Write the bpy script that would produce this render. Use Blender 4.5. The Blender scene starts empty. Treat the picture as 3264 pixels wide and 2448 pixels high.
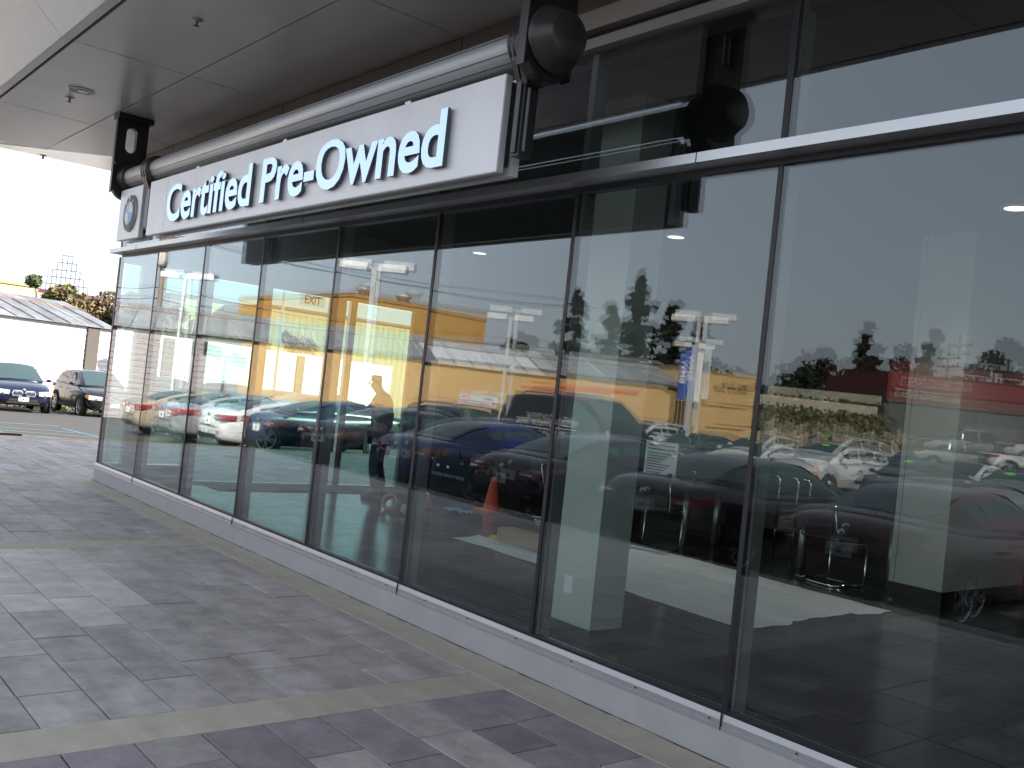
import bpy, bmesh, math, random
import numpy as np
from mathutils import Vector, Matrix
random.seed(7); rng = np.random.default_rng(7)
R = math.radians; PI = math.pi
S = bpy.context.scene
COL = S.collection

# ------------------------------------------------------------------ camera
YAW, PITCH, ROLL, FPX = 0.6933, 0.0143, 0.1072, 3035.3
CAM = Vector((0.0, -3.7711, 1.6))
cy, sy, cp, sp = math.cos(YAW), math.sin(YAW), math.cos(PITCH), math.sin(PITCH)
fw = Vector((-cy*cp, sy*cp, sp)); r0 = Vector((sy, cy, 0)); u0 = r0.cross(fw)
cr, sr = math.cos(ROLL), math.sin(ROLL)
rt = cr*r0 + sr*u0; up = -sr*r0 + cr*u0
cd = bpy.data.cameras.new('camera'); cam = bpy.data.objects.new('camera', cd); COL.objects.link(cam)
cd.sensor_width = 36.0; cd.lens = 36.0*FPX/3264.0; cd.clip_start = 0.05; cd.clip_end = 3000
cam.matrix_world = Matrix(((rt.x, up.x, -fw.x, CAM.x), (rt.y, up.y, -fw.y, CAM.y), (rt.z, up.z, -fw.z, CAM.z), (0, 0, 0, 1)))
S.camera = cam

# ------------------------------------------------------------------ sky, sun, exposure
SUN = Vector((0.60, 0.58, 0.55)).normalized()
wd = bpy.data.worlds.new('World'); S.world = wd; wd.use_nodes = True
wn = wd.node_tree.nodes; wl = wd.node_tree.links; wn.clear()
sk = wn.new('ShaderNodeTexSky'); sk.sky_type = 'NISHITA'; sk.sun_disc = False
sk.sun_elevation = math.asin(SUN.z); sk.sun_rotation = math.atan2(SUN.x, SUN.y)
sk.air_density = 1.0; sk.dust_density = 1.2; sk.ozone_density = 1.0; sk.altitude = 0
bg = wn.new('ShaderNodeBackground'); bg.inputs['Strength'].default_value = 0.145
wo = wn.new('ShaderNodeOutputWorld')
veil = wn.new('ShaderNodeMix'); veil.data_type = 'RGBA'; veil.inputs[0].default_value = 0.82     # thin bright high haze over the clear sky
veil.inputs[7].default_value = (1.86, 2.06, 2.36, 1)
desat = wn.new('ShaderNodeHueSaturation'); desat.inputs['Saturation'].default_value = 0.62
wl.new(sk.outputs[0], desat.inputs['Color']); wl.new(desat.outputs[0], veil.inputs[6]); wl.new(veil.outputs[2], bg.inputs[0]); wl.new(bg.outputs[0], wo.inputs[0])
ld = bpy.data.lights.new('sun', 'SUN'); lo = bpy.data.objects.new('sun', ld); COL.objects.link(lo)
ld.energy = 5.0; ld.angle = R(0.6); ld.color = (1.0, 0.94, 0.84)
lo.rotation_euler = (-SUN).to_track_quat('-Z', 'Y').to_euler(); lo.location = (0, 0, 30)
vs = S.view_settings
vs.view_transform = 'Standard'; vs.look = 'None'; vs.gamma = 1.0; vs.use_curve_mapping = False
vs.exposure = 1.9
cyc = S.cycles
cyc.max_bounces = 10; cyc.diffuse_bounces = 3; cyc.glossy_bounces = 5; cyc.transmission_bounces = 4
cyc.transparent_max_bounces = 28; cyc.sample_clamp_indirect = 8.0; cyc.caustics_reflective = False; cyc.caustics_refractive = False
cyc.use_denoising = True
try: cyc.denoiser = 'OPENIMAGEDENOISE'
except Exception: pass

# ------------------------------------------------------------------ materials
MATS = {}
def mat(name, col, rough=0.6, metal=0.0, spec=0.5, noise=None, bump=None, var=0.0, emit=None, coat=0.0, streak=None):
    """noise=(scale, amount, detail) mottles the colour; bump=(scale, strength); var = change from piece to piece."""
    if name in MATS: return MATS[name]
    m = bpy.data.materials.new(name); m.use_nodes = True; nt = m.node_tree; N = nt.nodes; L = nt.links
    b = N['Principled BSDF']
    b.inputs['Roughness'].default_value = rough; b.inputs['Metallic'].default_value = metal
    b.inputs['Specular IOR Level'].default_value = spec
    if coat: b.inputs['Coat Weight'].default_value = coat; b.inputs['Coat Roughness'].default_value = 0.03
    c = (*col, 1.0); b.inputs['Base Color'].default_value = c
    last = None
    tc = None
    if noise or bump or streak:
        tc = N.new('ShaderNodeNewGeometry')
    if noise:
        nz = N.new('ShaderNodeTexNoise'); nz.inputs['Scale'].default_value = noise[0]; nz.inputs['Detail'].default_value = noise[2] if len(noise) > 2 else 6
        nz.inputs['Roughness'].default_value = 0.65
        L.new(tc.outputs['Position'], nz.inputs['Vector'])
        rp = N.new('ShaderNodeValToRGB'); a = noise[1]
        rp.color_ramp.elements[0].position = 0.3; rp.color_ramp.elements[1].position = 0.7
        rp.color_ramp.elements[0].color = tuple(x*(1-a) for x in col)+(1,); rp.color_ramp.elements[1].color = tuple(min(1, x*(1+a)) for x in col)+(1,)
        L.new(nz.outputs['Fac'], rp.inputs[0]); last = rp.outputs[0]
    if streak:      # (scale vector, amount): long weathering marks
        mp = N.new('ShaderNodeMapping'); mp.inputs['Scale'].default_value = streak[0]; L.new(tc.outputs['Position'], mp.inputs['Vector'])
        n2 = N.new('ShaderNodeTexNoise'); n2.inputs['Scale'].default_value = 1.0; n2.inputs['Detail'].default_value = 5; L.new(mp.outputs[0], n2.inputs['Vector'])
        mr = N.new('ShaderNodeMapRange'); mr.inputs[1].default_value = 0.3; mr.inputs[2].default_value = 0.7
        mr.inputs[3].default_value = 1-streak[1]; mr.inputs[4].default_value = 1+streak[1]*0.6; L.new(n2.outputs['Fac'], mr.inputs[0])
        mx = N.new('ShaderNodeMix'); mx.data_type = 'RGBA'; mx.blend_type = 'MULTIPLY'; mx.inputs[0].default_value = 1.0
        if last is None: mx.inputs[6].default_value = c
        else: L.new(last, mx.inputs[6])
        L.new(mr.outputs[0], mx.inputs[7]); last = mx.outputs[2]
    if var:
        oi = N.new('ShaderNodeObjectInfo'); g = N.new('ShaderNodeNewGeometry')
        ad = N.new('ShaderNodeMath'); ad.operation = 'ADD'; L.new(oi.outputs['Random'], ad.inputs[0]); L.new(g.outputs['Random Per Island'], ad.inputs[1])
        fr = N.new('ShaderNodeMath'); fr.operation = 'FRACT'; L.new(ad.outputs[0], fr.inputs[0])
        mr = N.new('ShaderNodeMapRange'); mr.inputs[3].default_value = 1-var; mr.inputs[4].default_value = 1+var; L.new(fr.outputs[0], mr.inputs[0])
        mx = N.new('ShaderNodeMix'); mx.data_type = 'RGBA'; mx.blend_type = 'MULTIPLY'; mx.inputs[0].default_value = 1.0
        if last is None: mx.inputs[6].default_value = c
        else: L.new(last, mx.inputs[6])
        L.new(mr.outputs[0], mx.inputs[7]); last = mx.outputs[2]
    if last is not None: L.new(last, b.inputs['Base Color'])
    if bump:
        n3 = N.new('ShaderNodeTexNoise'); n3.inputs['Scale'].default_value = bump[0]; n3.inputs['Detail'].default_value = 8
        L.new(tc.outputs['Position'], n3.inputs['Vector'])
        bp = N.new('ShaderNodeBump'); bp.inputs['Strength'].default_value = bump[1]; bp.inputs['Distance'].default_value = bump[2] if len(bump) > 2 else 0.01
        L.new(n3.outputs['Fac'], bp.inputs['Height']); L.new(bp.outputs[0], b.inputs['Normal'])
    if emit:
        b.inputs['Emission Color'].default_value = (*emit[0], 1); b.inputs['Emission Strength'].default_value = emit[1]
    MATS[name] = m; return m

def glass_mat(name, tint, ior=1.5, rough=0.0):
    """thin sheet: both faces reflect by Fresnel, the rest passes straight through, tinted"""
    if name in MATS: return MATS[name]
    m = bpy.data.materials.new(name); m.use_nodes = True; nt = m.node_tree; N = nt.nodes; L = nt.links; N.clear()
    fz = N.new('ShaderNodeFresnel'); ge = N.new('ShaderNodeNewGeometry')
    io = N.new('ShaderNodeMapRange'); io.inputs[3].default_value = ior; io.inputs[4].default_value = 1/ior     # same index seen from either side
    L.new(ge.outputs['Backfacing'], io.inputs[0]); L.new(io.outputs[0], fz.inputs['IOR'])
    ml = N.new('ShaderNodeMath'); ml.operation = 'MULTIPLY'; ml.inputs[1].default_value = 2.0; L.new(fz.outputs[0], ml.inputs[0])
    ad = N.new('ShaderNodeMath'); ad.operation = 'ADD'; ad.inputs[1].default_value = 1.0; L.new(fz.outputs[0], ad.inputs[0])
    dv = N.new('ShaderNodeMath'); dv.operation = 'DIVIDE'; L.new(ml.outputs[0], dv.inputs[0]); L.new(ad.outputs[0], dv.inputs[1])
    tr = N.new('ShaderNodeBsdfTransparent'); tr.inputs[0].default_value = (*tint, 1)
    gl = N.new('ShaderNodeBsdfGlossy'); gl.inputs['Color'].default_value = (0.95, 0.97, 1, 1); gl.inputs['Roughness'].default_value = rough
    mx = N.new('ShaderNodeMixShader'); o = N.new('ShaderNodeOutputMaterial')
    L.new(dv.outputs[0], mx.inputs[0]); L.new(tr.outputs[0], mx.inputs[1]); L.new(gl.outputs[0], mx.inputs[2]); L.new(mx.outputs[0], o.inputs[0])
    MATS[name] = m; return m

M_glass_out = glass_mat('glass_outer', (0.89, 0.935, 0.915), 1.45)
M_glass_end = glass_mat('glass_end', (0.66, 0.83, 0.80), 1.45)
M_glass_in = glass_mat('glass_inner', (0.89, 0.935, 0.915), 1.45)
M_asphalt = mat('asphalt', (0.040, 0.039, 0.038), 0.85, noise=(3.0, 0.18), bump=(60, 0.25))
M_far = mat('far_ground', (0.09, 0.09, 0.075), 0.9, noise=(0.1, 0.3))
M_paver = mat('paver', (0.400, 0.362, 0.348), 0.68, noise=(5.0, 0.27, 10), bump=(22, 0.4, 0.01), var=0.15, streak=((1.1, 5.0, 1.0), 0.18))
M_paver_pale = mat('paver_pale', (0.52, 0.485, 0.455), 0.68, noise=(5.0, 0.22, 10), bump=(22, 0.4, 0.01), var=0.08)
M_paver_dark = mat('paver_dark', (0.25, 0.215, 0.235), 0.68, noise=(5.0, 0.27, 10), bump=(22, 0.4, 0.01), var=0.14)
M_grout = mat('paver_joint', (0.040, 0.034, 0.032), 0.9)
M_band = mat('concrete_band', (0.448, 0.410, 0.332), 0.75, noise=(7, 0.10), bump=(120, 0.12), var=0.05, streak=((1.5, 8.0, 1.0), 0.10))
M_curb = mat('concrete_curb', (0.377, 0.368, 0.370), 0.7, noise=(4, 0.08), bump=(90, 0.10))
M_alu = mat('aluminium', (0.572, 0.572, 0.585), 0.38, 0.85, noise=(2.0, 0.05))
M_alu_d = mat('grey_trim', (0.338, 0.332, 0.325), 0.45, 0.4)
M_soffit = mat('soffit_metal', (0.62, 0.59, 0.58), 0.24, 0.0, noise=(1.2, 0.06), var=0.03)
M_fascia = mat('fascia_grey', (0.105, 0.110, 0.118), 0.5, 0.2, noise=(1.0, .05))
M_gap = mat('dark_gap', (0.012, 0.012, 0.013), 0.9)
M_black = mat('black_paint', (0.012, 0.012, 0.013), 0.38)
M_dkgrey = mat('dark_grey_metal', (0.05, 0.047, 0.047), 0.33, 0.3)
M_tube = mat('tube_aluminium', (0.520, 0.520, 0.527), 0.46, 0.5)
M_sign = mat('sign_silver', (0.74, 0.74, 0.755), 0.45, 0.3, noise=(1.5, 0.03), streak=((3, 3, 1.2), 0.05))
M_letter = mat('polished_letter', (0.54, 0.65, 0.85), 0.2, 1.0)
M_letter_side = mat('letter_side', (0.10, 0.10, 0.105), 0.5)
M_gasket = mat('gasket', (0.012, 0.011, 0.016), 0.45)
M_fin = mat('mullion_fin', (0.195, 0.198, 0.192), 0.5, 0.2)
M_white = mat('white_enamel', (0.74, 0.74, 0.74), 0.4)
M_blue = mat('blue_enamel', (0.03, 0.20, 0.55), 0.25)
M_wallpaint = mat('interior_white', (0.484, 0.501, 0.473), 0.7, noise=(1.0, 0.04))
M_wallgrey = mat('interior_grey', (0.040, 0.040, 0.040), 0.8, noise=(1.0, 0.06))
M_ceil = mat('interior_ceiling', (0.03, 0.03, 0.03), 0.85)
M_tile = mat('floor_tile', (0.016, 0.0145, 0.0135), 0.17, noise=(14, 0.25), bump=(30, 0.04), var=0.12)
M_mat = mat('door_mat', (0.050, 0.040, 0.042), 0.95, noise=(40, 0.25))
M_chrome = mat('chrome', (0.85, 0.86, 0.88), 0.08, 1.0)
M_orange = mat('orange_plastic', (0.85, 0.10, 0.025), 0.45)
M_card = mat('cardboard', (0.32, 0.20, 0.11), 0.85, noise=(3, 0.1))
M_sheet = mat('drop_cloth', (0.80, 0.81, 0.82), 0.8, noise=(2.0, 0.10), bump=(14, 0.4, 0.03))
M_rubber = mat('tyre_rubber', (0.016, 0.016, 0.016), 0.8)
M_rim = mat('alloy_rim', (0.55, 0.55, 0.57), 0.25, 0.9)
M_carglass = mat('car_glass', (0.022, 0.045, 0.047), 0.04, spec=0.8)
M_cartrim = mat('car_trim', (0.015, 0.015, 0.016), 0.55)
M_red = mat('tail_lens', (0.24, 0.008, 0.008), 0.12, spec=0.8, coat=0.6)
M_amber = mat('amber_lens', (0.80, 0.24, 0.06), 0.15)
M_headl = mat('head_lens', (0.62, 0.64, 0.66), 0.08, 0.6)
M_plate = mat('plate_white', (0.78, 0.78, 0.78), 0.4)
M_green = mat('green_sticker', (0.16, 0.75, 0.05), 0.6)
M_leaf_d = mat('conifer_leaf', (0.009, 0.015, 0.008), 0.85, var=0.45)
M_leaf_o = mat('olive_leaf', (0.105, 0.105, 0.030), 0.8, var=0.45)
M_leaf_g = mat('green_leaf', (0.045, 0.065, 0.020), 0.8, var=0.45)
M_leaf_b = mat('brown_leaf', (0.105, 0.075, 0.032), 0.8, var=0.4)
M_bark = mat('bark', (0.09, 0.065, 0.05), 0.9, noise=(6, 0.3))

def paint(name, col, metal=0.3):
    return mat('paint_'+name, col, 0.25, metal, coat=0.8)

# ------------------------------------------------------------------ mesh helpers
class MB:
    def __init__(s): s.v = []; s.f = []; s.m = []; s.mats = []; s.sm = []
    def mi(s, m):
        if m not in s.mats: s.mats.append(m)
        return s.mats.index(m)
    def add(s, vs_, fs, m, smooth=False):
        o = len(s.v); s.v += [tuple(map(float, p)) for p in vs_]; k = s.mi(m)
        for f in fs: s.f.append([i+o for i in f]); s.m.append(k); s.sm.append(smooth)
        return s
    def box(s, x0, x1, y0, y1, z0, z1, m):
        return s.add([(x0, y0, z0), (x1, y0, z0), (x1, y1, z0), (x0, y1, z0), (x0, y0, z1), (x1, y0, z1), (x1, y1, z1), (x0, y1, z1)],
                     [(0, 3, 2, 1), (4, 5, 6, 7), (0, 1, 5, 4), (1, 2, 6, 5), (2, 3, 7, 6), (3, 0, 4, 7)], m)
    def bbox(s, x0, x1, y0, y1, z0, z1, m, b):
        """box with its upper edges chamfered by b"""
        vs_ = [(x0, y0, z0), (x1, y0, z0), (x1, y1, z0), (x0, y1, z0), (x0, y0, z1-b), (x1, y0, z1-b), (x1, y1, z1-b), (x0, y1, z1-b),
               (x0+b, y0+b, z1), (x1-b, y0+b, z1), (x1-b, y1-b, z1), (x0+b, y1-b, z1)]
        fs = [(0, 1, 5, 4), (1, 2, 6, 5), (2, 3, 7, 6), (3, 0, 4, 7), (4, 5, 9, 8), (5, 6, 10, 9), (6, 7, 11, 10), (7, 4, 8, 11), (8, 9, 10, 11)]
        return s.add(vs_, fs, m)
    def obox(s, c, ax, ay, az, m):
        c = Vector(c); ax = Vector(ax); ay = Vector(ay); az = Vector(az)
        vs_ = [c+i*ax+j*ay+k*az for k in (-1, 1) for i, j in ((-1, -1), (1, -1), (1, 1), (-1, 1))]
        return s.add(vs_, [(0, 3, 2, 1), (4, 5, 6, 7), (0, 1, 5, 4), (1, 2, 6, 5), (2, 3, 7, 6), (3, 0, 4, 7)], m)
    def bar(s, a, b, w, h, m, upv=(0, 0, 1)):
        a = Vector(a); b = Vector(b); d = (b-a); l = d.length; d.normalize()
        sd = d.cross(Vector(upv));
        if sd.length < 1e-4: sd = d.cross(Vector((1, 0, 0)))
        sd.normalize(); u = sd.cross(d)
        return s.obox((a+b)/2, d*l/2, sd*w/2, u*h/2, m)
    def prism(s, poly, d, m):
        """poly: 3D points (planar), extruded by vector d"""
        n = len(poly); d = Vector(d); P = [Vector(p) for p in poly]
        fs = [tuple(range(n))[::-1], tuple(range(n, 2*n))]+[(i, (i+1) % n, n+(i+1) % n, n+i) for i in range(n)]
        return s.add(P+[p+d for p in P], fs, m)
    def tube(s, pts, r, m, n=8, cap=True, smooth=True):
        P = [Vector(p) for p in pts]; rr = r if isinstance(r, (list, tuple)) else [r]*len(P)
        vs_ = []; prev = None
        for i, p in enumerate(P):
            t = (P[min(i+1, len(P)-1)]-P[max(i-1, 0)]).normalized()
            if prev is None:
                a = t.cross(Vector((0, 0, 1)));
                if a.length < 1e-3: a = t.cross(Vector((1, 0, 0)))
            else: a = prev-t*prev.dot(t)
            a.normalize(); prev = a; b = t.cross(a)
            vs_ += [p+rr[i]*(math.cos(2*PI*k/n)*a+math.sin(2*PI*k/n)*b) for k in range(n)]
        fs = [(i*n+k, i*n+(k+1) % n, (i+1)*n+(k+1) % n, (i+1)*n+k) for i in range(len(P)-1) for k in range(n)]
        s.add(vs_, fs, m, smooth)
        if cap:
            o = len(s.v)-len(vs_); k = s.mi(m)
            s.f.append([o+i for i in range(n)][::-1]); s.m.append(k); s.sm.append(False)
            s.f.append([o+(len(P)-1)*n+i for i in range(n)]); s.m.append(k); s.sm.append(False)
        return s
    def lathe(s, prof, c, ax, m, n=24, smooth=True):
        """prof: (radius, distance along ax) pairs, revolved about ax through c"""
        ax = Vector(ax).normalized(); a = ax.cross(Vector((0, 0, 1)))
        if a.length < 1e-3: a = Vector((1, 0, 0))
        a.normalize(); b = ax.cross(a); c = Vector(c); vs_ = []
        for r, h in prof: vs_ += [c+ax*h+r*(math.cos(2*PI*k/n)*a+math.sin(2*PI*k/n)*b) for k in range(n)]
        fs = [(i*n+k, i*n+(k+1) % n, (i+1)*n+(k+1) % n, (i+1)*n+k) for i in range(len(prof)-1) for k in range(n)]
        return s.add(vs_, fs, m, smooth)
    def build(s, name, parent=None):
        me = bpy.data.meshes.new(name); me.from_pydata(s.v, [], s.f)
        for m in s.mats: me.materials.append(m)
        me.polygons.foreach_set('material_index', s.m); me.polygons.foreach_set('use_smooth', s.sm)
        me.update()
        bm = bmesh.new(); bm.from_mesh(me); bmesh.ops.recalc_face_normals(bm, faces=bm.faces); bm.to_mesh(me); bm.free()
        return link(name, me, parent)

def link(name, data, parent=None, loc=None):
    o = bpy.data.objects.new(name, data); COL.objects.link(o)
    if parent is not None: o.parent = parent
    if loc is not None: o.location = loc
    return o
def tag(o, label=None, cat=None, group=None, kind=None):
    if label: o['label'] = label
    if cat: o['category'] = cat
    if group: o['group'] = group
    if kind: o['kind'] = kind
    return o
def thing(name, label, cat, loc=(0, 0, 0), rz=0.0, group=None):
    o = link(name, None, None, loc); o.rotation_euler = (0, 0, rz); o.empty_display_size = 0.2
    return tag(o, label, cat, group)
def text_mesh(body, size=1.0, extrude=0.0, offset=0.0, shear=0.0, space=1.0):
    cu = bpy.data.curves.new('txt', 'FONT'); cu.body = body; cu.size = size; cu.extrude = extrude; cu.offset = offset; cu.shear = shear
    cu.space_character = space; cu.resolution_u = 4
    o = bpy.data.objects.new('txt', cu); COL.objects.link(o)
    dg = bpy.context.evaluated_depsgraph_get(); dg.update()
    me = bpy.data.meshes.new_from_object(o.evaluated_get(dg))
    bpy.data.objects.remove(o); bpy.data.curves.remove(cu)
    return me
def text_part(name, body, parent, org, xdir, updir, width, height, m, thick=0.004, shear=0.0, offset=0.01):
    """lettering scaled to width x height with its lower left corner at org, as one mesh child"""
    me = text_mesh(body, 1.0, 0.0, offset, shear)
    v = np.array([p.co[:] for p in me.vertices]); lo_, hi = v.min(0), v.max(0)
    xd = np.array(Vector(xdir).normalized()); ud = np.array(Vector(updir).normalized()); nd = np.cross(xd, ud)
    q = np.outer((v[:, 0]-lo_[0])/(hi[0]-lo_[0])*width, xd)+np.outer((v[:, 1]-lo_[1])/(hi[1]-lo_[1])*height, ud)+np.array(org)+nd*thick
    me.vertices.foreach_set('co', q.ravel()); me.materials.clear(); me.materials.append(m); me.name = name; me.update()
    return link(name, me, parent)

def gz(x, y):
    """height of the parking lot: kerb drop beside the pavers, then a slow fall away to the far end"""
    t = min(1, max(0, -y/4.4)); t = t*t*(3-2*t)
    z = -0.15-0.21*t-0.03*max(0, min(44, -x-18))
    z += 0.045*min(25, max(0, -y-30))*min(1, max(0, (x+42)/12))
    return z
# ================================================================== GROUND
def grid_sheet(name, xs, ys, zf, m, kind='structure'):
    vs_ = [(x, y, zf(x, y)) for y in ys for x in xs]; n = len(xs)
    fs = [(j*n+i, j*n+i+1, (j+1)*n+i+1, (j+1)*n+i) for j in range(len(ys)-1) for i in range(n-1)]
    o = MB().add(vs_, fs, m, True).build(name); tag(o, kind=kind); return o
xs_ = [-900, -300, -120, -80]+[x for x in np.arange(-62, -16, 2.0)]+[-16, -12, -8, -4, 0, 8, 20, 60, 200, 700]
ys_ = [-900, -300, -120, -80]+[y for y in np.arange(-60, -8, 2.0)]+[-8, -6, -5, -4.4, -3.6, -2.8, -2, -1.2, -.4, 0, 4, 10, 20, 40, 120, 400, 900]
lot = grid_sheet('parking_lot', xs_, ys_, gz, M_asphalt)
tag(lot, 'grey asphalt parking lot sloping gently away')
mk = MB()
def stripe(x0, y0, x1, y1, w, m, dz=0.006):
    d = Vector((x1-x0, y1-y0, 0)); l = d.length; d.normalize(); n = Vector((-d.y, d.x, 0))*w/2; k = max(1, int(l/1.0)); vs_ = []
    for i in range(k+1):
        p = Vector((x0, y0, 0))+d*l*i/k
        for q in (p-n, p+n): vs_.append((q.x, q.y, gz(q.x, q.y)+dz))
    mk.add(vs_, [(2*i, 2*i+1, 2*i+3, 2*i+2) for i in range(k)], m)
M_pw = mat('white_line', (0.22, 0.30, 0.30), 0.7, noise=(9, 0.25)); M_pb = mat('blue_line', (0.06, 0.14, 0.24), 0.7, noise=(9, 0.2)); M_py = mat('yellow_line', (0.62, 0.40, 0.06), 0.7, noise=(9, 0.15))
stripe(-25.5, .92, -19.6, .92, .12, M_pb); stripe(-25.5, 2.95, -19.6, 2.95, .12, M_pb); stripe(-25.5, .92, -25.5, 2.95, .12, M_pb)
for i in range(3): stripe(-24.6+1.55*i, .98, -23.5+1.55*i, 2.88, .07, M_pw, .010)
stripe(-25.0, -2.0, -24.6, .8, .1, M_pw); stripe(-26.8, 1.0, -26.6, 3.2, .1, M_pw)
for k in range(12): stripe(-31.6+2.9*k, -5.1, -31.6+2.9*k, -10.0, .1, M_pw)
for k in range(11): stripe(-33.6+2.9*k, -20.1, -33.6+2.9*k, -25.0, .1, M_pw)
for k in range(5): stripe(-40.5, 5.75-2.7+2.7*k, -35.5, 5.75-2.7+2.7*k, .1, M_pw)
tag(mk.build('lot_markings'), 'white and blue painted bay lines on the asphalt', kind='structure')
# wheel stop
t = thing('wheel_stop', 'black and blue accessible-bay wheel stop on the lot beside the pavers', 'wheel stop', (-20.0, -.2, gz(-20, -.2)))
MB().prism([(-.075, -1, 0), (.075, -1, 0), (.05, -1, .12), (-.05, -1, .12)], (0, 2, 0), M_black).build('body', t)
b_ = MB(); b_.prism([(.053, -.9, .121), (.078, -.9, .02), (.078, .45, .02), (.053, .55, .121)], (.003, 0, .002), M_blue).build('blue_panel', t)

# pavement
PX0, PX1, PY0, PY1 = -18.2, 7.0, -4.6, 9.0
pv = MB().box(PX0, PX1, PY0, 0.0, -0.5, -0.012, M_grout).box(PX0, -12.60, 0.0, PY1, -0.5, -0.012, M_grout).build('pavement')
tag(pv, 'stamped grey paving with pale concrete bands', kind='structure')
ke = MB(); ke.box(PX0-.14, PX0, PY0-.14, PY1, -.6, 0.0, M_band); ke.box(PX0, PX1, PY0-.14, PY0, -.6, 0.0, M_band)
ke.box(PX0-.143, PX0-.02, PY0+.3, PY1, -.14, 0.003, M_py); ke.build('kerb', pv)
BW = 0.30; bands = [-16.69, -12.53, -8.33, -4.12, 0.09, 4.3]
def band_piece(x0, x1, y0, y1):
    return MB().bbox(x0, x1, y0, y1, -.05, .0, M_band, .0015).build('concrete_band', pv)
yb = -0.292
for i in range(len(bands)):
    xa = bands[i]; xb = bands[i+1] if i+1 < len(bands) else PX1
    ymax = yb if xa > -12.4 else (yb if i == 1 else PY1)
    b0 = xa-BW/2; b1 = xa+BW/2
    cuts = [PY0, -3.0, -1.55, yb] if xa > -12.6 else [PY0, -3.0, -1.55, yb, 2.0, 5.0, PY1]
    for a, c in zip(cuts[:-1], cuts[1:]): band_piece(b0, b1, a+.002, c-.002)
# long band along the glass
cx = [-12.53-BW/2]+[x0w for x0w in np.arange(-11.1, 7.0, 1.4)]+[PX1]
for a, c in zip(cx[:-1], cx[1:]): band_piece(a+.002, c-.002, yb+.002, -0.003)
for a, c in ((-2.6, 0), (0, 3), (3, 6), (6, PY1)): pass
# pavers
pieces = []
def pave(xa, xb, ya, yb_):
    rows = max(1, int(round((yb_-ya)/0.286))); h = (yb_-ya)/rows
    for r_ in range(rows):
        x = xa; y0 = ya+r_*h
        while x < xb-1e-6:
            w = random.choice((.30, .43, .45, .60, .60, .62))
            if xb-x-w < .22: w = xb-x
            pieces.append((x, x+w, y0, y0+h)); x += w
xe = [PX0+.0]+[x for q in bands for x in (q-BW/2, q+BW/2)]+[PX1]
for i in range(0, len(xe), 2):
    a, c = xe[i], xe[i+1]
    if c-a < .1: continue
    mid = (a+c)/2
    for s0, s1 in ((a, mid), (mid, c)) if c-a > 3 else ((a, c),):
        pave(s0, s1, PY0, yb)
        if c < -12.3: pave(s0, s1, yb, PY1)
def project(p):
    q = Vector(p)-CAM; z = q.dot(fw)
    if z < .2: return None
    return (1632+FPX*q.dot(rt)/z)/3264, (1224-FPX*q.dot(up)/z)/2448, z
def score(pc):
    c = ((pc[0]+pc[1])/2, (pc[2]+pc[3])/2, 0); q = project(c)
    if q is None or not (-.05 < q[0] < 1.05 and -.05 < q[1] < 1.08): return 0
    return (pc[1]-pc[0])*(pc[3]-pc[2])/q[2]**3
pieces.sort(key=score, reverse=True)
rest = MB()
for i, (a, c, e, g) in enumerate(pieces):
    j = .0045; dz = random.uniform(-.0025, .0015)
    xm, ym = (a+c)/2, (e+g)/2; pm_ = M_paver_pale if (-8.2 < xm < -6.0 and ym < -1.42) else (M_paver_dark if (xm > -4.0 and random.random() < .75) else M_paver)     # paler stones in one rectangle, mostly darker ones at the near end
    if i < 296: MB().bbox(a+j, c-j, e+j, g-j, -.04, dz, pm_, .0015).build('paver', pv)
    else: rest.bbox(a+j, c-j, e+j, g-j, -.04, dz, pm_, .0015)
tag(rest.build('pavers', pv), kind='stuff')

# ================================================================== DEALERSHIP BUILDING
XC = -12.5355; W = 1.4019; XR = XC+W*14
bd = thing('dealership_building', 'glass fronted car showroom with grey metal canopy over its pavers', 'building')
mull = [XC+W*k for k in range(0, 15)]
# curb and sill
cb = MB(); cb.box(XC-.045, XR, -.012, .16, -.06, .150, M_curb); cb.box(XC-.045, XC+.12, .16, 1.10, -.06, .150, M_curb); cb.build('curb', bd)
gm = MB(); gp = []; nx_ = 260
for i in range(nx_+1): gp.append((XC-.05+(XR-XC)*i/nx_, -.0125, .001)); gp.append((XC-.05+(XR-XC)*i/nx_, -.018-.016*abs(math.sin(i*1.7)*math.sin(i*.37+1)), .0012))
gm.add(gp, [(2*i, 2*i+2, 2*i+3, 2*i+1) for i in range(nx_)], mat('joint_grime', (.07, .055, .042), .95)); tag(gm.build('curb_joint', bd), kind='stuff')
sl = MB(); sl.prism([(XC-.05, .10, .150), (XC-.05, -.014, .150), (XC-.05, -.014, .168), (XC-.05, -.010, .170), (XC-.05, -.010, .196), (XC-.05, -.004, .228), (XC-.05, .10, .228)], (XR-XC+.05, 0, 0), M_alu)
sl.box(XC-.055, XC+.06, .10, 1.07, .150, .228, M_alu)
for k in range(0, 14, 2): sl.box(mull[k+1]-.01, mull[k+1]-.004, -.016, -.0105, .150, .228, M_gap)
sl.build('sill', bd)
MB().box(XC-.02, XR, -.006, .04, .226, .243, M_gasket).build('gasket', bd)
mo = MB()
for k in range(40): mo.box(-10+.24*k*2, -9.993+.24*k*2, -.0165, -.012, .182, .189, M_gap)
tag(mo.build('weep_holes', bd), kind='stuff')
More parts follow.
